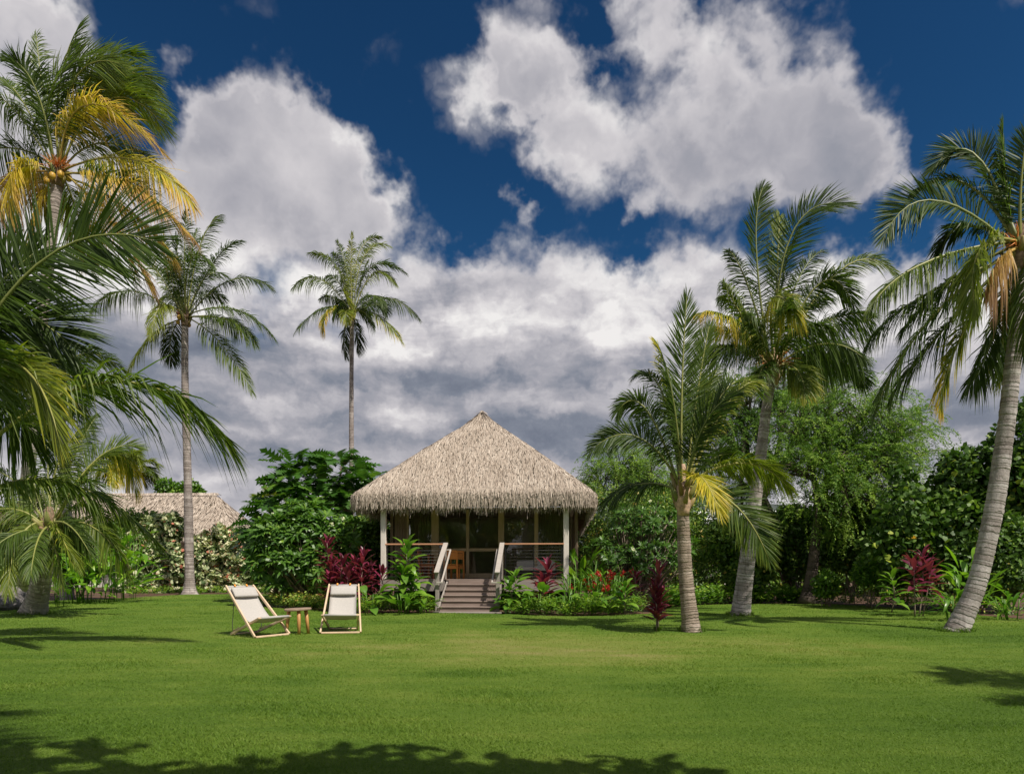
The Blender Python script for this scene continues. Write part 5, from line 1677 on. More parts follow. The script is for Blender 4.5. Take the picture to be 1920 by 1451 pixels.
for c, r in lumps:
    for i in range(int(66 * (r / 1.05) ** 1.2)):
        d = nrm(np.array([random.gauss(0, 1), random.gauss(-.35, 1), random.gauss(.25, .8)]))
        p = c + d * r * random.uniform(.55, 1.0)
        cand.append((p[1], p, math.atan2(d[1], d[0]) + random.uniform(-.5, .5), random.uniform(-.7, .2) + .9 * max(d[2], 0), random.uniform(.85, 1.25), random.uniform(-.6, .6)))
cand.sort(key=lambda c_: c_[0])
far = MB()
for k, (yy, p, az, el, sc, ro) in enumerate(cand):
    if k < 290:
        put_leaf(bt, 'breadfruit', (p - b0).tolist(), az, el, sc, ro)
    else:                                            # the leaves at the back, joined
        me = LEAF['breadfruit'][k % 3]
        v = np.empty(len(me.vertices) * 3, np.float32); me.vertices.foreach_get('co', v)
        tr = np.array([list(f.vertices) for f in me.polygons])
        Rm = np.array(Matrix.Rotation(az, 3, 'Z') @ Matrix.Rotation(-el, 3, 'Y') @ Matrix.Rotation(ro, 3, 'X'))
        far.add(v.reshape(-1, 3) * sc @ Rm.T + p, tr, None, random.uniform(.25, .6))
wobj('rear_leaves', far, M['breadfruit'], bt, 'stuff')
for px, py in ((518, 960), (548, 948), (672, 998)):
    mb = MB()
    c = P(px, py, 23.4)
    zz = np.linspace(-1, 1, 8)
    mb.tube(np.stack([0 * zz + c[0], 0 * zz + c[1], c[2] + zz * .11], 1), .10 * np.sqrt(np.clip(1 - zz ** 2, .03, 1)), 10, .8)
    wobj('breadfruit', mb, M['heliconia'], bt)

# --- plumeria in front of it: whorls of long leaves, white flower heads
def whorl_tree(name, label, base, lumps, whorls, ln, wd, mat, tint, seed, flowers=0, fsize=.10, group=None, per=15):
    R = np.random.default_rng(seed)
    base = np.asarray(base, float)
    t = thing(name, label, 'shrub', base.tolist(), 0, group)
    mb, sb = MB(), MB()
    vol = np.array([np.prod(l[1]) for l in lumps]) ** .67
    heads = []
    for (c, r), m in zip(lumps, R.multinomial(whorls, vol / vol.sum())):
        for i in range(m):
            d = nrm(R.normal(0, 1, 3) + np.array([0, -.35, .25]))
            p = np.asarray(c) + d * np.asarray(r) * R.uniform(.6, 1.0)
            ax = nrm(d + np.array([0, 0, .8]))
            heads.append((p, ax))
            n = int(per * R.uniform(.8, 1.2))
            x = nrm(np.cross(ax, [.3, .2, 1])); y = np.cross(ax, x)
            a = np.arange(n) * 2.399 + R.random()
            e = R.uniform(.0, 1.0, n)
            D = nrm(x[None] * np.cos(a)[:, None] + y[None] * np.sin(a)[:, None] + ax[None] * (e * 1.0)[:, None])
            N = nrm(ax[None] + R.normal(0, .25, (n, 3)))
            mb.leaves(p + D * .03, D, N, ln * (.7 + .5 * R.random(n)), wd * (.8 + .4 * R.random(n)), np.clip(R.normal(tint[0], tint[1], n) + .2 * e, 0, 1), 'long', curl=.22)
            root = base + np.array([R.normal(0, .15), R.normal(0, .1), .05])
            sb.tube(spline([root, (root * .5 + p * .5) + np.array([0, 0, -.1]), p - ax * .05], 7), np.linspace(.035, .014, 7), 5)
    wobj('foliage', mb, mat, t)
    wobj('branches', sb, M['stem'], t)
    R.shuffle(heads)
    for i in range(flowers):
        p, ax = heads[i % len(heads)]
        fb = MB()
        q = 26
        dd = nrm(ax + R.normal(0, .8, (q, 3)))
        fb.leaves(p + ax * .10 + R.normal(0, fsize * .33, (q, 3)), dd, nrm(ax + np.array([0, -.6, .2]) + R.normal(0, .5, (q, 3))), fsize * .6, fsize * .45, R.random(q) * .4, 'round')
        wobj('flower_head', fb, M['white_petal'], t)
    return t


d = 21.5
LP = [(P(520, 1010, d), (.8, .6, .7)), (P(580, 1000, d), (.8, .6, .75)), (P(640, 1010, d), (.7, .6, .7)), (P(540, 1060, d - .2), (.85, .6, .6)), (P(600, 1060, d - .3), (.8, .6, .65)), (P(490, 1050, d), (.5, .5, .5)), (P(650, 1060, d), (.5, .5, .6)), (P(560, 965, d + .3), (.6, .5, .4)), (P(520, 1095, d), (.7, .5, .3))]
whorl_tree('plumeria', 'plumeria shrub with white flower heads in front of the breadfruit tree', at(590, 0, d), LP, 270, .36, .085, M['plumeria'], (.35, .16), 31, 9, .09)

# fan palm peeping over the plumeria
fp = thing('fan_palm', 'small fan palm peeping out beside the breadfruit crown', 'palm tree', at(517, 0, 27).tolist())
mb = MB(); mb.tube([at(517, 0, 27), P(517, 960, 27)], .10, 8); wobj('trunk', mb, M['fibre'], fp)
for i in range(11):
    az = i * 2.399; el = random.uniform(.1, 1.4)
    c = P(517, 955, 27)
    dd = np.array([math.cos(az) * math.cos(el), math.sin(az) * math.cos(el), math.sin(el)])
    tipc = c + dd * .75
    n = 20
    fan = np.linspace(-1.9, 1.9, n)
    s_ = nrm(np.cross(dd, [0.1, .2, 1])); nn = np.cross(s_, dd)
    D = nrm(dd[None] * np.cos(fan)[:, None] + s_[None] * np.sin(fan)[:, None])
    mb = MB()
    mb.tube([c, tipc], .012, 4, .4)
    mb.leaves(np.repeat(tipc[None], n, 0), D, np.repeat(nn[None], n, 0) + rng.normal(0, .3, (n, 3)), .55, .06, .30 + .1 * rng.random(n), 'long')
    wobj('frond', mb, [M['frond']], fp)

# --- red ti plants
RT = 'red ti plants'


def heads_at(lst, d):
    return [P(px, py + 14, d + (dd if dd else 0)) for px, py, dd in lst]


stem_plant('red_ti_plant', 'tall dark red ti plant highest of the cluster left of the porch', 'ti plant', at(622, 0, 19.4), heads_at([(613, 1003, 0), (622, 1045, -.1)], 19.4), 'ti_red', RT, 28, 1.42, .05, 0.95, 0.47)
stem_plant('red_ti_plant', 'bushy red ti plant in the cluster left of the porch, behind the frontal sling chair', 'ti plant', at(640, 0, 18.9), heads_at([(642, 1040, 0), (628, 1070, .1), (655, 1060, -.1), (618, 1075, 0)], 18.9), 'ti_red', RT, 24, 1.42, .05, 0.95, 0.59)
stem_plant('red_ti_plant', 'dense red ti plant beside the left porch post', 'ti plant', at(682, 0, 19.2), heads_at([(682, 1025, 0), (668, 1045, .1), (695, 1055, 0), (678, 1062, -.2)], 19.2), 'ti_red', RT, 25, 1.42, .05, 0.95, 0.59)
stem_plant('red_ti_plant', 'small dark red ti plant against the foot of the left porch post', 'ti plant', at(716, 0, 19.35), heads_at([(716, 1062, 0)], 19.35), 'ti_red', RT, 14, 1.42, .05, 0.90, 0.51)
stem_plant('red_ti_plant', 'red ti plant in front of the right railing', 'ti plant', at(1026, 0, 18.6), heads_at([(1028, 1052, 0), (1016, 1080, -.1)], 18.6), 'ti_red', RT, 28, 1.42, .05, 1.06, 0.55)
stem_plant('red_ti_plant', 'single red ti plant standing alone on the lawn near the young palm', 'ti plant', G(1233, 1183), [P(1234, 1066, 12.75), P(1238, 1120, 12.8), P(1228, 1105, 12.7)], 'ti_red', RT, 36, 1.45, 0.55, .66, .80, rstem=.012)
stem_plant('red_ti_plant', 'dark red ti plant half hidden behind the red ginger flowers', 'ti plant', at(1188, 0, 20.6), heads_at([(1190, 1066, 0), (1172, 1075, 0)], 20.6), 'ti_red', RT, 23, 1.42, .05, 0.90, 0.59)
stem_plant('red_ti_plant', 'red ti plant in the shade near the leaning palm at the right edge', 'ti plant', at(1718, 0, 16.8), heads_at([(1712, 1042, 0), (1730, 1030, .3), (1745, 1050, .2)], 16.8), 'ti_red', RT, 24, 1.42, .05, 0.95, 0.55)

# --- green ti and broad-leaved plants by the porch
GT = 'green ti plants'
stem_plant('green_ti_plant', 'tallest green ti plant with broad bright leaves in front of the left railing', 'ti plant', at(763, 0, 18.5), heads_at([(763, 1014, 0), (756, 1060, -.2), (772, 1075, -.1)], 18.5), 'ti_green', GT, 30, 1.4, -.15, 1.08, .60)
stem_plant('green_ti_plant', 'green ti plant with pointed leaves right of the stairs', 'ti plant', at(968, 0, 18.4), heads_at([(966, 1066, 0), (955, 1085, -.1)], 18.4), 'ti_green', GT, 22, 1.3, -.3, .95, .75)
stem_plant('green_ti_plant', 'young green ti plant at the right end of the bungalow border', 'ti plant', at(1172, 0, 17.6), heads_at([(1172, 1088, 0)], 17.6), 'ti_green', GT, 20, 1.35, .1, .85, .8)
stem_plant('green_ti_plant', 'green ti plant in the shaded border beneath the feathery trees', 'ti plant', at(1672, 0, 18.5), heads_at([(1672, 1068, 0)], 18.5), 'ti_green', GT, 22, 1.3, -.1, .9, .8)
BL = 'broad leaved plants in the border'
for label, px, d, n, sp, h, sc in (('broad leaved plant with yellowing leaves beside the frontal sling chair', 694, 17.8, 16, .25, .55, 1.15), ('broad leaved plant at the foot of the tall green ti plant', 757, 17.7, 20, .35, .55, 1.1),
                              ('dark glossy broad leaved plant below the red ti by the right railing', 1012, 17.9, 20, .35, .55, 1.25), ('broad leaved plant with a yellow tip among the red ginger', 1108, 17.7, 14, .22, .45, 1.1),
                              ('broad leaved plant hugging the right newel of the stairs', 956, 18.2, 12, .2, .35, .9), ('broad leaved plant between the ti and the left stair newel', 795, 18.1, 10, .22, .30, .9)):
    clump('broad_leaved_plant', label, 'plant', at(px, 0, d), n, 'broad', sp, .12, h, BL, sc, (-.1, .9))
# red ginger
rg = clump('red_ginger', 'clump of ginger with red flower spikes right of the bungalow', 'plant', at(1130, 0, 18.9), 190, 'slim', .75, .15, 1.05, None, 1.35, (-.1, 1.2))
for i in range(30):
    p = np.array([random.gauss(-.02, .36), random.uniform(-.5, .1), random.uniform(.5, 1.08)])
    mb = MB()
    q = 12
    dd = nrm(np.stack([rng.normal(0, .6, q), rng.normal(-.3, .6, q), np.abs(rng.normal(.6, .5, q))], 1))
    mb.leaves(p + np.stack([rng.normal(0, .015, q), rng.normal(0, .015, q), np.linspace(-.06, .08, q)], 1), dd, rng.normal(0, 1, (q, 3)), .10, .05, rng.random(q), 'diamond')
    obj('flower_spike', mb, M['red_petal'], rg)
for label, px, d, n, h in (('thin leaved ginger stems by the right corner post of the porch', 1072, 18.4, 46, 1.0),):
    clump('ginger_plant', label, 'plant', at(px, 0, d), n, 'slim', .3, .25, h, None, 1.2, (.2, 1.2))
clump('red_ginger', 'small ginger clump with red spikes below the right end of the porch', 'plant', at(1062, 0, 17.7), 36, 'slim', .32, .1, .5, None, 1.1, (0, 1.1))
clump('heliconia', 'bright green heliconia leaves just beyond the right corner of the porch', 'plant', at(1092, 0, 21.0), 34, 'ginger', .55, .3, 1.5, None, 1.0, (.5, 1.35))
# bright ginger and banana-like clump on the left
clump('heliconia', 'bright green heliconia clump behind the low leaning palm', 'plant', at(165, 0, 23.5), 110, 'ginger', 1.25, .2, 1.75, None, 1.0, (-.2, 1.2))
clump('heliconia', 'heliconia with long arching leaf between the low palm and the variegated shrub', 'plant', at(215, 0, 24.5), 30, 'banana', .7, .4, 1.9, None, .9, (.1, 1.2))
clump('fern', 'pale green spreading fern clump beside the variegated shrub', 'fern', at(240, 0, 26.5), 54, 'strap', .7, 1.2, 2.4, None, .95, (.1, 1.35))
clump('heliconia', 'young heliconia with two hanging leaves right of the low palm trunk', 'plant', at(112, 0, 21.0), 12, 'ginger', .30, .4, .95, None, .8, (-.5, .8))
clump('spider_lily', 'spider lily with long arching strap leaves left of the curving palm trunk', 'plant', at(1790, 0, 15.6), 34, 'strap_dark', .35, .10, .5, None, .9, (.0, 1.2))
clump('spider_lily', 'spider lily in the shade right of the curving palm trunk', 'plant', at(1900, 0, 15.8), 28, 'strap_dark', .4, .1, .5, None, .9, (.1, 1.2))
clump('heliconia', 'tall heliconia behind the spider lily at the right edge', 'plant', at(1815, 0, 17.4), 30, 'ginger', .5, .3, 1.3, None, .95, (.3, 1.3))

# --- low planting
gl = [G(600, 1145), G(660, 1148.5), G(740, 1149), G(812, 1148)]
strip_cover('ground_cover', 'bright low ferns and creepers along the left front of the porch', [g + (0, .12, 0) for g in gl], .38, .7, 5200, .085, .032, M['bright'], (.45, .75, .2), 41)
strip_cover('ground_cover', 'low dark leafy planting round the plumeria bed', [G(500, 1138) + (0, .1, 0), G(560, 1141.5) + (0, .1, 0), G(612, 1145) + (0, .1, 0)], .42, 1.0, 3600, .10, .045, M['shrub'], (.45, .85, .2), 42)
strip_cover('ground_cover', 'leafy low border between the stairs and the red ginger', [g + (0, .1, 0) for g in (G(950, 1150.5), G(1010, 1153.5), G(1100, 1154), G(1210, 1150))], .42, .9, 7200, .085, .030, M['bright'], (.25, .6, .2), 43)
strip_cover('ground_cover', 'green border plants along the lawn edge under the feathery trees', [g + (0, .15, 0) for g in (G(1240, 1141), G(1300, 1134.5), G(1400, 1131.5), G(1560, 1131.5))], .55, 1.2, 8200, .12, .06, M['bright'], (.22, .55, .2), 44, 'round')
strip_cover('ground_cover', 'sparse shaded plants on bare soil along the right lawn edge', [g + (0, .5, 0) for g in (G(1570, 1131.5), G(1700, 1140), G(1850, 1153), G(2000, 1165))], .40, 1.6, 2200, .11, .045, M['shrub'], (.35, .8, .2), 45)
strip_cover('ground_cover', 'small plants at the foot of the variegated hedge', [at(232, 0, 30.5), at(300, 0, 32.5), at(345, 0, 34.0), at(420, 0, 33.4), at(520, 0, 33.2)], .34, .6, 2600, .11, .04, M['bright'], (.3, .7, .2), 46)

# --- shrubs right of the bungalow
d = 23.0
LO = [(P(1135, 1040, d), (.6, .6, .6)), (P(1180, 990, d + .3), (.9, .7, .9)), (P(1225, 990, d), (.9, .7, 1.0)), (P(1165, 1055, d - .2), (.8, .6, .6)), (P(1215, 1050, d - .2), (.9, .6, .7)), (P(1265, 1030, d), (.7, .6, .9))]
whorl_tree('oleander', 'white flowering shrub behind the single red ti plant', at(1185, 0, d), LO, 210, .26, .055, M['plumeria'], (.32, .15), 51, 12, .085, None, 14)
d = 25.5
LH = [(P(px, py, d + rng.uniform(-.5, .5)), (1.1, .8, .95)) for px, py in ((1150, 985), (1160, 960), (1200, 950), (1240, 955), (1290, 960), (1150, 1030), (1300, 1020), (1340, 1000), (1345, 1060), (1290, 1080))]
shrub('hedge_shrub', 'large small leaved shrub with rusty tips behind the white flowers', 'shrub', at(1210, 0, d), LH, 15000, .13, .06, 'diamond', M['shrub'], (.40, .80, .20), None, 52, clum=14)
for i, (label, px, py, dd, rx, rz_, n, tn) in enumerate((('dark shrub in deep shade between the two palm trunks', 1400, 1040, 24.5, 1.5, 1.5, 6500, (.15, .6, .2)), ('dark shrub behind the leaning feathery tree trunk', 1500, 1020, 25, 1.7, 1.7, 7500, (.12, .55, .2)),
                         ('dark tall shrub between the tree trunk and the round leaved tree', 1595, 1005, 24.0, 1.6, 1.9, 7500, (.12, .6, .2)), ('dark shrub filling the shade behind the right red ti', 1690, 1035, 22.0, 1.4, 1.4, 6000, (.15, .6, .2)),
                         ('dark shrub at the far right behind the curving trunk', 1880, 1050, 18.5, 1.4, 1.3, 6000, (.12, .55, .2)))):
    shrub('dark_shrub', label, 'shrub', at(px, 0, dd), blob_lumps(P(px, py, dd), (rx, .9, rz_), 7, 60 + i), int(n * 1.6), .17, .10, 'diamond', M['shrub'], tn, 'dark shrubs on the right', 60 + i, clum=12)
shrub('leafy_shrub', 'small bright shrub at the foot of the right tree trunk', 'shrub', at(1550, 0, 21.6), blob_lumps(P(1548, 1098, 21.6), (.55, .45, .5), 4, 70), 1500, .12, .065, 'round', M['bright'], (.2, .6, .2), None, 70)
shrub('leafy_shrub', 'mid green shrub in front of the dark shade right of the tree trunk', 'shrub', at(1630, 0, 20.6), blob_lumps(P(1636, 1068, 20.6), (.65, .5, .75), 5, 71), 2200, .13, .055, 'diamond', M['bright'], (.12, .5, .2), None, 71)
# dark backing behind the left palms
for i, (label, px, py, dd, rx, rz_, n) in enumerate((('dark shrub behind the low palm trunk at the left edge', 20, 1050, 24.0, 1.6, 1.5, 6500), ('dark shrub behind the bright heliconia clump', 150, 1035, 27.0, 2.0, 1.6, 7000), ('leafy shrub under the far thatched roof', 255, 990, 38.5, 1.3, 1.4, 4000), ('dark shrub beyond the plumeria and the variegated hedge', 545, 1030, 28.5, 2.2, 1.9, 8000), ('dark shrub in the shade beside the left wall of the bungalow', 685, 1035, 23.5, 1.2, 1.9, 7000))):
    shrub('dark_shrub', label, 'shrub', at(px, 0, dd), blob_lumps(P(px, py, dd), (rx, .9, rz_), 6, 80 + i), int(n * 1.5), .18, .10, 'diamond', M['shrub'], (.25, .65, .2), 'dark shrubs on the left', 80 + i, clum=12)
shrub('leafy_tree', 'round green tree top rising above the far thatched ridge', 'tree', at(340, 0, 52), blob_lumps(P(335, 935, 52), (2.0, 1.4, 1.5), 8, 88), 5000, .28, .17, 'diamond', M['bright'], (.2, .5, .2), None, 88, trunk=4)


# --- feathery trees: limbs, twigs and sprays of tiny leaflets
def feathery_tree(label, base, trunk_pts, limbs, sprays, seed, tint=(.45, .20), spray_len=.75, leaf=(.085, .026), r0=.20, droop=.55, per=34):
    """limbs: list of (centre, radius) the crown reaches"""
    R = np.random.default_rng(seed)
    base = np.asarray(base, float)
    t = thing('feathery_tree', label, 'tree', base.tolist())
    tb, lb = MB(), MB()
    tp = spline(trunk_pts, 24)
    al = np.concatenate([[0], np.cumsum(np.linalg.norm(np.diff(tp, axis=0), axis=1))])
    tb.tube(tp, np.linspace(r0, r0 * .45, 24) * (1 + .5 * np.exp(-al / .3)), 10, along=al)
    wgt = np.array([l[1] ** 2 for l in limbs])
    for (c, r), m in zip(limbs, R.multinomial(sprays, wgt / wgt.sum())):
        c = np.asarray(c, float)
        k = R.integers(12, 23)
        l0 = tp[k]
        mid = (l0 + c) / 2 + np.array([R.normal(0, .3), R.normal(0, .3), .35])
        limb = spline([l0, mid, c], 12)
        tb.tube(limb, np.linspace(r0 * .42, .03, 12), 7, along=np.linspace(0, 3, 12))
        q = max(5, m // 9)
        ends = []
        for i in range(q):
            d = nrm(R.normal(0, 1, 3) * np.array([1.1, 1.0, .7]) + np.array([0, 0, .15]))
            e = c + d * r * R.uniform(.45, 1.0)
            s0 = limb[R.integers(5, 12)]
            br = spline([s0, (s0 + e) / 2 + np.array([0, 0, .2 * r]), e], 9)
            tb.tube(br, np.linspace(.028, .008, 9), 4)
            ends.append(br)
        for i in range(m):
            br = ends[R.integers(0, q)]
            p = br[R.integers(3, 9)]
            dirx = nrm(nrm(p - c) + R.normal(0, .55, 3) + np.array([.30, 0, .16]))
            L = spray_len * R.uniform(.55, 1.2)
            tw = bez(p, p + dirx * L * .4, p + dirx * L * .8 + np.array([0, 0, -.15 * L * droop]), p + dirx * L * .95 + np.array([0, 0, -L * droop]), 10)
            lb_n = per
            f = np.sort(R.random(lb_n)) * 8.999
            i0 = f.astype(int); fr = (f - i0)[:, None]
            pp = tw[i0] * (1 - fr) + tw[i0 + 1] * fr
            T = nrm(np.gradient(tw, axis=0))[i0]
            sd = nrm(np.cross(T, [0, 0, 1.0]) + 1e-6) * np.where(R.random(lb_n) < .5, -1, 1)[:, None]
            D = nrm(T * .5 + sd + R.normal(0, .35, (lb_n, 3)) + np.array([0, 0, -.2]))
            N = nrm(np.array([0, 0, 1.0]) + R.normal(0, .6, (lb_n, 3)))
            sh = np.clip(R.normal(tint[0], tint[1]), 0, 1)
            lb.leaves(pp, D, N, leaf[0] * (.6 + .8 * R.random(lb_n)), leaf[1] * (.7 + .7 * R.random(lb_n)), np.clip(sh + R.normal(0, .08, lb_n), 0, 1), 'diamond')
    wobj('trunk', tb, M['bark'], t)
    wobj('crown', lb, M['kiawe'], t)
    return t


d = 23.0
feathery_tree('feathery leaved tree with straight dark trunk and drooping sprays on the right', at(1512, 0, d), [at(1512, 0, d), P(1524, 1060, d), P(1532, 985, d), P(1545, 930, d), P(1555, 880, d)],
              [(P(1500, 800, d), 1.5), (P(1560, 760, d), 1.4), (P(1620, 780, d), 1.5), (P(1680, 820, d + .5), 1.3), (P(1730, 800, d + .6), .8), (P(1640, 870, d - .4), 1.4), (P(1560, 870, d - .8), 1.4), (P(1490, 890, d - .6), 1.2), (P(1700, 880, d), 1.1), (P(1590, 940, d - .9), 1.2), (P(1650, 950, d - .7), 1.0), (P(1530, 950, d - .9), .9), (P(1690, 940, d), .8), (P(1740, 850, d + .5), .7)],
              3000, 91, (.60, .20), 1.05, (.085, .021), .20, .45, 50)
d = 26.0
feathery_tree('feathery leaved tree with leaning trunk behind the two right palms', at(1492, 0, d), [at(1492, 0, d), P(1470, 1060, d), P(1440, 960, d), P(1405, 880, d), P(1395, 800, d)],
              [(P(1400, 760, d), 1.6), (P(1470, 720, d), 1.5), (P(1540, 715, d), 1.4), (P(1350, 800, d), 1.4), (P(1440, 800, d), 1.5), (P(1330, 870, d), 1.3), (P(1420, 890, d), 1.2), (P(1390, 960, d), 1.2), (P(1300, 760, d + .5), 1.2), (P(1260, 790, d + .5), 1.0)],
              2100, 92, (.46, .18), 1.05, (.09, .022), .26, .45, 48)
d = 38.0
feathery_tree('bright feathery tree just beyond the right eave of the bungalow', at(1190, 0, d), [at(1190, 0, d), P(1188, 1010, d), P(1178, 930, d)],
              [(P(1122, 905, d), 1.6), (P(1165, 880, d), 1.9), (P(1222, 890, d), 1.8), (P(1140, 950, d), 1.8), (P(1195, 940, d), 1.8), (P(1250, 930, d), 1.7), (P(1300, 900, d), 1.5), (P(1160, 990, d), 1.4)],
              2000, 93, (.72, .16), 1.3, (.12, .030), .16, .6, 48)

# --- round-leaved tree at the right edge
d = 20.0
LR = [(P(px, py, d + rng.uniform(-.8, .8)), (r, r * .85, r * .95)) for px, py, r in ((1700, 965, .8), (1740, 970, .9), (1790, 930, .85), (1810, 885, .7), (1850, 920, 1.2), (1910, 880, 1.2), (1900, 960, 1.4), (1960, 820, 1.2), (1930, 1030, 1.2), (1800, 990, 1.2), (1720, 1020, 1.0), (1675, 1020, .8), (1690, 900, .45), (1780, 870, .35), (1990, 920, 1.4))]
shrub('round_leaved_tree', 'large round leaved tree with yellow flowers behind the curving palm on the right', 'tree', at(1830, 0, d), LR, 24000, .145, .135, 'round', M['seahau'], (.35, .75, .20), None, 95, (M['yellow_petal'], 5, .08), 3.0, clum=10)

# white roofed building glimpsed behind the trees on the right
for i, (label, px, py, dd, rx, rz_) in enumerate((('broad dark tree mass closing the view between the palm trunks', 1420, 1020, 33.0, 3.0, 2.3), ('broad dark tree mass closing the view behind the feathery trunk', 1580, 1010, 33.0, 3.0, 2.5), ('broad dark tree mass closing the view behind the round leaved tree', 1760, 1010, 30.0, 3.0, 2.6), ('green tree mass closing the view beyond the white flowering shrub', 1240, 1010, 33.0, 3.2, 2.3), ('green tree mass closing the view just past the right eave', 1115, 1030, 40.0, 2.4, 2.2), ('dark tree mass closing the view between the plumeria and the bungalow', 690, 1030, 40.0, 3.0, 2.6))):
    shrub('backing_tree', label, 'tree', at(px, 0, dd), blob_lumps(P(px, py, dd), (rx, 1.2, rz_), 9, 160 + i) + [(at(px, 0, dd) + (q, 0, .7), (1.2, .8, .9)) for q in (-2, 0, 2)], 12000, .24, .13, 'diamond', M['shrub'], (.25, .65, .2), 'trees closing the view', 160 + i, clum=12, trunk=3)

hb = thing('white_roofed_building', 'low building with pale roof glimpsed between the trees on the right', 'building', at(1395, 0, 46).tolist(), .06)
part('wall', M['room'], hb, ('box', (0, 0, 2.0), (6.0, 4, 4.0), .02))
M['whiteroof'] = plain_mat('pale_roof', (0.66, 0.67, 0.68), 0.7, 0, .06, 2)
for s in (-1, 1):
    part('roof', M['whiteroof'], hb, ('box', (0, s * 1.2, 4.6), (7.0, 2.7, .12), .01, Matrix.Rotation(-s * math.radians(22), 3, 'X')))

# lava stones at the left edge
for i, (label, px, dd, r) in enumerate((('large grey lava boulder at the left edge behind the low palm', 2, 20.6, .62), ('flat grey lava stone in front of the larger boulder', 12, 19.6, .36), ('dark rounded stone beside the lava boulder', -18, 19.2, .40))):
    t = np.array([*at(px, 0, dd)[:2], r * .35])
    mb = MB()
    nn_, kk = 14, 10
    th = np.linspace(0, 2 * np.pi, nn_, endpoint=False); ph = np.linspace(-1.45, 1.45, kk)
    v = np.array([(math.cos(a) * math.cos(b) * r * 1.25, math.sin(a) * math.cos(b) * r, math.sin(b) * r * .75) for b in ph for a in th])
    v *= (1 + .10 * np.sin(v[:, 0] * 9 + i) + .09 * np.sin(v[:, 1] * 11 + v[:, 2] * 8 + i))[:, None] + rng.normal(0, .035, (len(v), 1))
    a_ = np.arange(kk - 1)[:, None] * nn_; j = np.arange(nn_)[None]
    mb.add(v, None, np.stack([a_ + j, a_ + (j + 1) % nn_, a_ + nn_ + (j + 1) % nn_, a_ + nn_ + j], -1).reshape(-1, 4))
    M.setdefault('lava', plain_mat('lava_stone', (0.17, 0.155, 0.15), 0.95, 0, .5, 9))
    tag(obj('boulder', mb, M['lava'], None, None, t.tolist()), label, 'boulder', 'lava stones at the left edge')

# garden spike lights
for label, px, py, top in (('thin garden spike light on the soil behind the low palm', 103, 1129, 1112), ('thin garden spike light in the border under the leaning feathery tree', 1452, 1128, 1106), ('thin garden spike light at the soil edge right of the tree trunks', 1602, 1131, 1110), ('thin garden spike light in the planting left of the stairs', 800, 1143, 1118)):
    g = G(px, py)
    hh = (py - top) / FOC * g[1]
    t = thing('spike_light', label, 'garden light', g.tolist(), 0, 'garden spike lights')
    part('spike', M['blackmetal'], t, ('tube', [(0, 0, -.03), (0, 0, hh * .8)], .012, 6))
    part('lamp_head', M['steel'], t, ('tube', [(0, 0, hh * .78), (0, 0, hh), (0, 0, hh * 1.02)], np.array([.026, .03, .01]), 8))

# a few fallen leaves on the grass
for label, px, py in (('pale dry leaf fallen on the lawn near the right soil edge', 1722, 1152), ('small dry leaf fallen beside the right soil edge', 1750, 1150.5), ('tan dry leaf at the lawn edge below the feathery tree', 1546, 1133), ('dry leaf at the lawn edge right of the leaning palm foot', 1462, 1132.6)):
    g = G(px, py)
    mb = MB()
    mb.leaves(np.array([[0, 0, 0], [.03, .03, .01], [-.04, .02, .012]]), np.array([[1, .2, .1], [.6, .8, .05], [-.8, .5, .1]]), np.array([[0, 0, 1.0]] * 3), .16, .05, .86, 'long')
    tag(obj('fallen_leaf', mb, M['frond'], None, None, (g + (0, 0, .028)).tolist()), label, 'leaf', 'fallen leaves on the lawn')

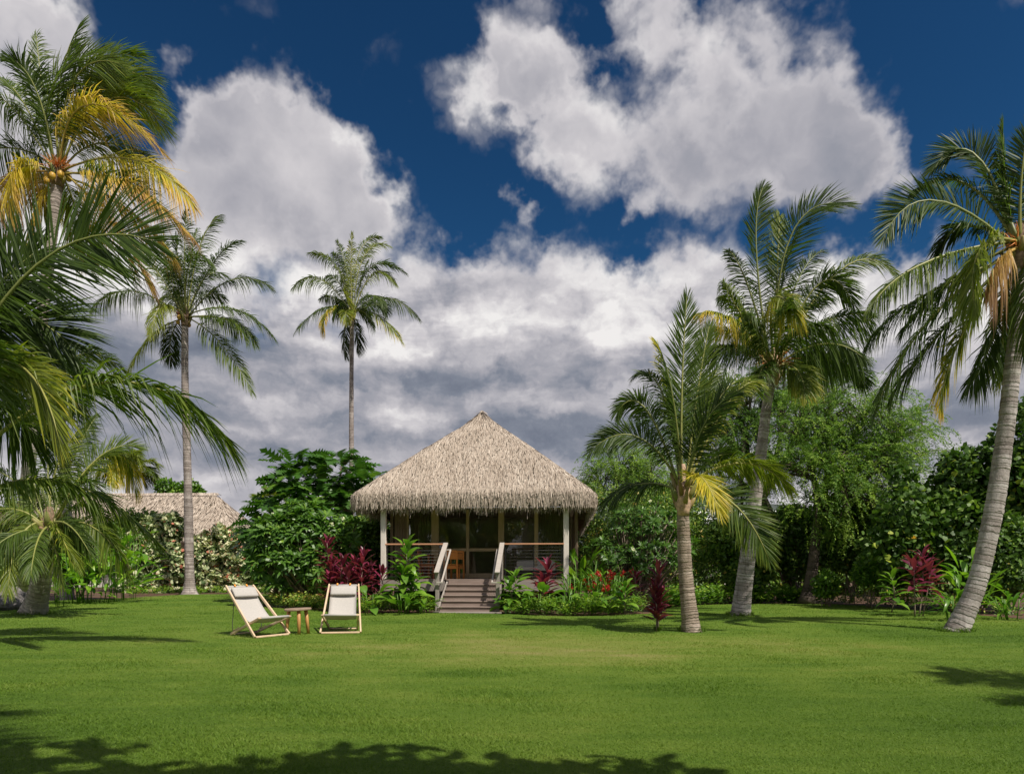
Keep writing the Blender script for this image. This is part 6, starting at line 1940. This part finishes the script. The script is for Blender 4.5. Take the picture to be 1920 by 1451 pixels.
# ------------------------------------------------------------------ trees behind the photographer: they shade the near lawn and show in the glass
shrub('shade_tree', 'broad leafy tree standing on the lawn behind the viewpoint', 'tree', (3.4, -3.6, 0),
      [(np.array([-.9 + i * .62, 0.92 + .22 * math.sin(i * 2.2), 4.9 + .35 * math.sin(i * 1.7)]), (.62, .8, .5)) for i in range(7)] + [(np.array([1.5, -2.4, 6.0]), (3.2, 2.0, 1.6)), (np.array([3.5, -3.8, 6.5]), (2.6, 2.4, 1.8)), (np.array([-.5, -1.2, 5.2]), (1.3, 1.2, .8)), (np.array([2.0, .1, 5.3]), (1.5, 1.0, .8))], 14000, .22, .14, 'round', M['seahau'], (.35, .7, .2), None, 101, None, 5.0)


def back_palm(label, base, H, L, seed, n=16):
    R = np.random.default_rng(seed)
    base = np.asarray(base, float)
    t = thing('coconut_palm', label, 'palm tree', base.tolist(), 0, 'palms behind the viewpoint')
    crown = base + np.array([R.normal(0, .3), R.normal(0, .3), H])
    path = spline([base, (base + crown) / 2 + (.2, 0, 0), crown], 60)
    al = np.linspace(0, H, 60)
    mb = MB(); mb.tube(path, .15 + .08 * (1 - al / H) + .1 * np.exp(-al / .3), 12, along=al); wobj('trunk', mb, M['palm_bark'], t)
    for e in range(n):
        az = e * 2.399; el = R.uniform(-.3, 1.1)
        d = np.array([math.cos(az) * math.cos(el), math.sin(az) * math.cos(el), math.sin(el)])
        mb = MB()
        frond_mesh(mb, bez(crown, crown + d * L * .4, crown + d * L * .8, crown + d * L * .9 - np.array([0, 0, L * .3]), 24), .1, 48, .75, .06, .4, 1, None, 0, .2, 0, (.1, 0, 0), .03, .05, .16, .3, seed * 31 + e)
        wobj('frond', mb, [M['frond'], M['rachis']], t)


back_palm('coconut palm standing behind the viewpoint to the left', (-2.9, .5, 0), 6.6, 2.7, 201, 11)
back_palm('coconut palm standing beyond the right edge of the view', (9.4, 2.9, 0), 6.4, 3.0, 202, 12)
for i, (x, y, r, h, wh) in enumerate(((-15, -12, 3.6, 7.5, 'leftmost'), (-8.5, -15, 3.6, 8.5, 'second from the left'), (-2.5, -16.5, 3.6, 8.8, 'third from the left'), (3.5, -16, 3.6, 8.2, 'third from the right'), (9.5, -14.5, 3.6, 8.6, 'second from the right'), (16, -12, 3.6, 7.5, 'rightmost'))):
    shrub('shade_tree', wh + ' tree of the row that closes the garden behind the viewpoint', 'tree', (x, y, 0), blob_lumps((x, y, h * .52), (r, 2.2, h * .48), 9, 210 + i) + [((x + q, y, 1.2), (1.6, 1.2, 1.5)) for q in (-2, 0, 2)], 10000, .42, .28, 'diamond', M['shrub'], (.4, .8, .2), 'trees behind the viewpoint', 210 + i, None, 6.0)
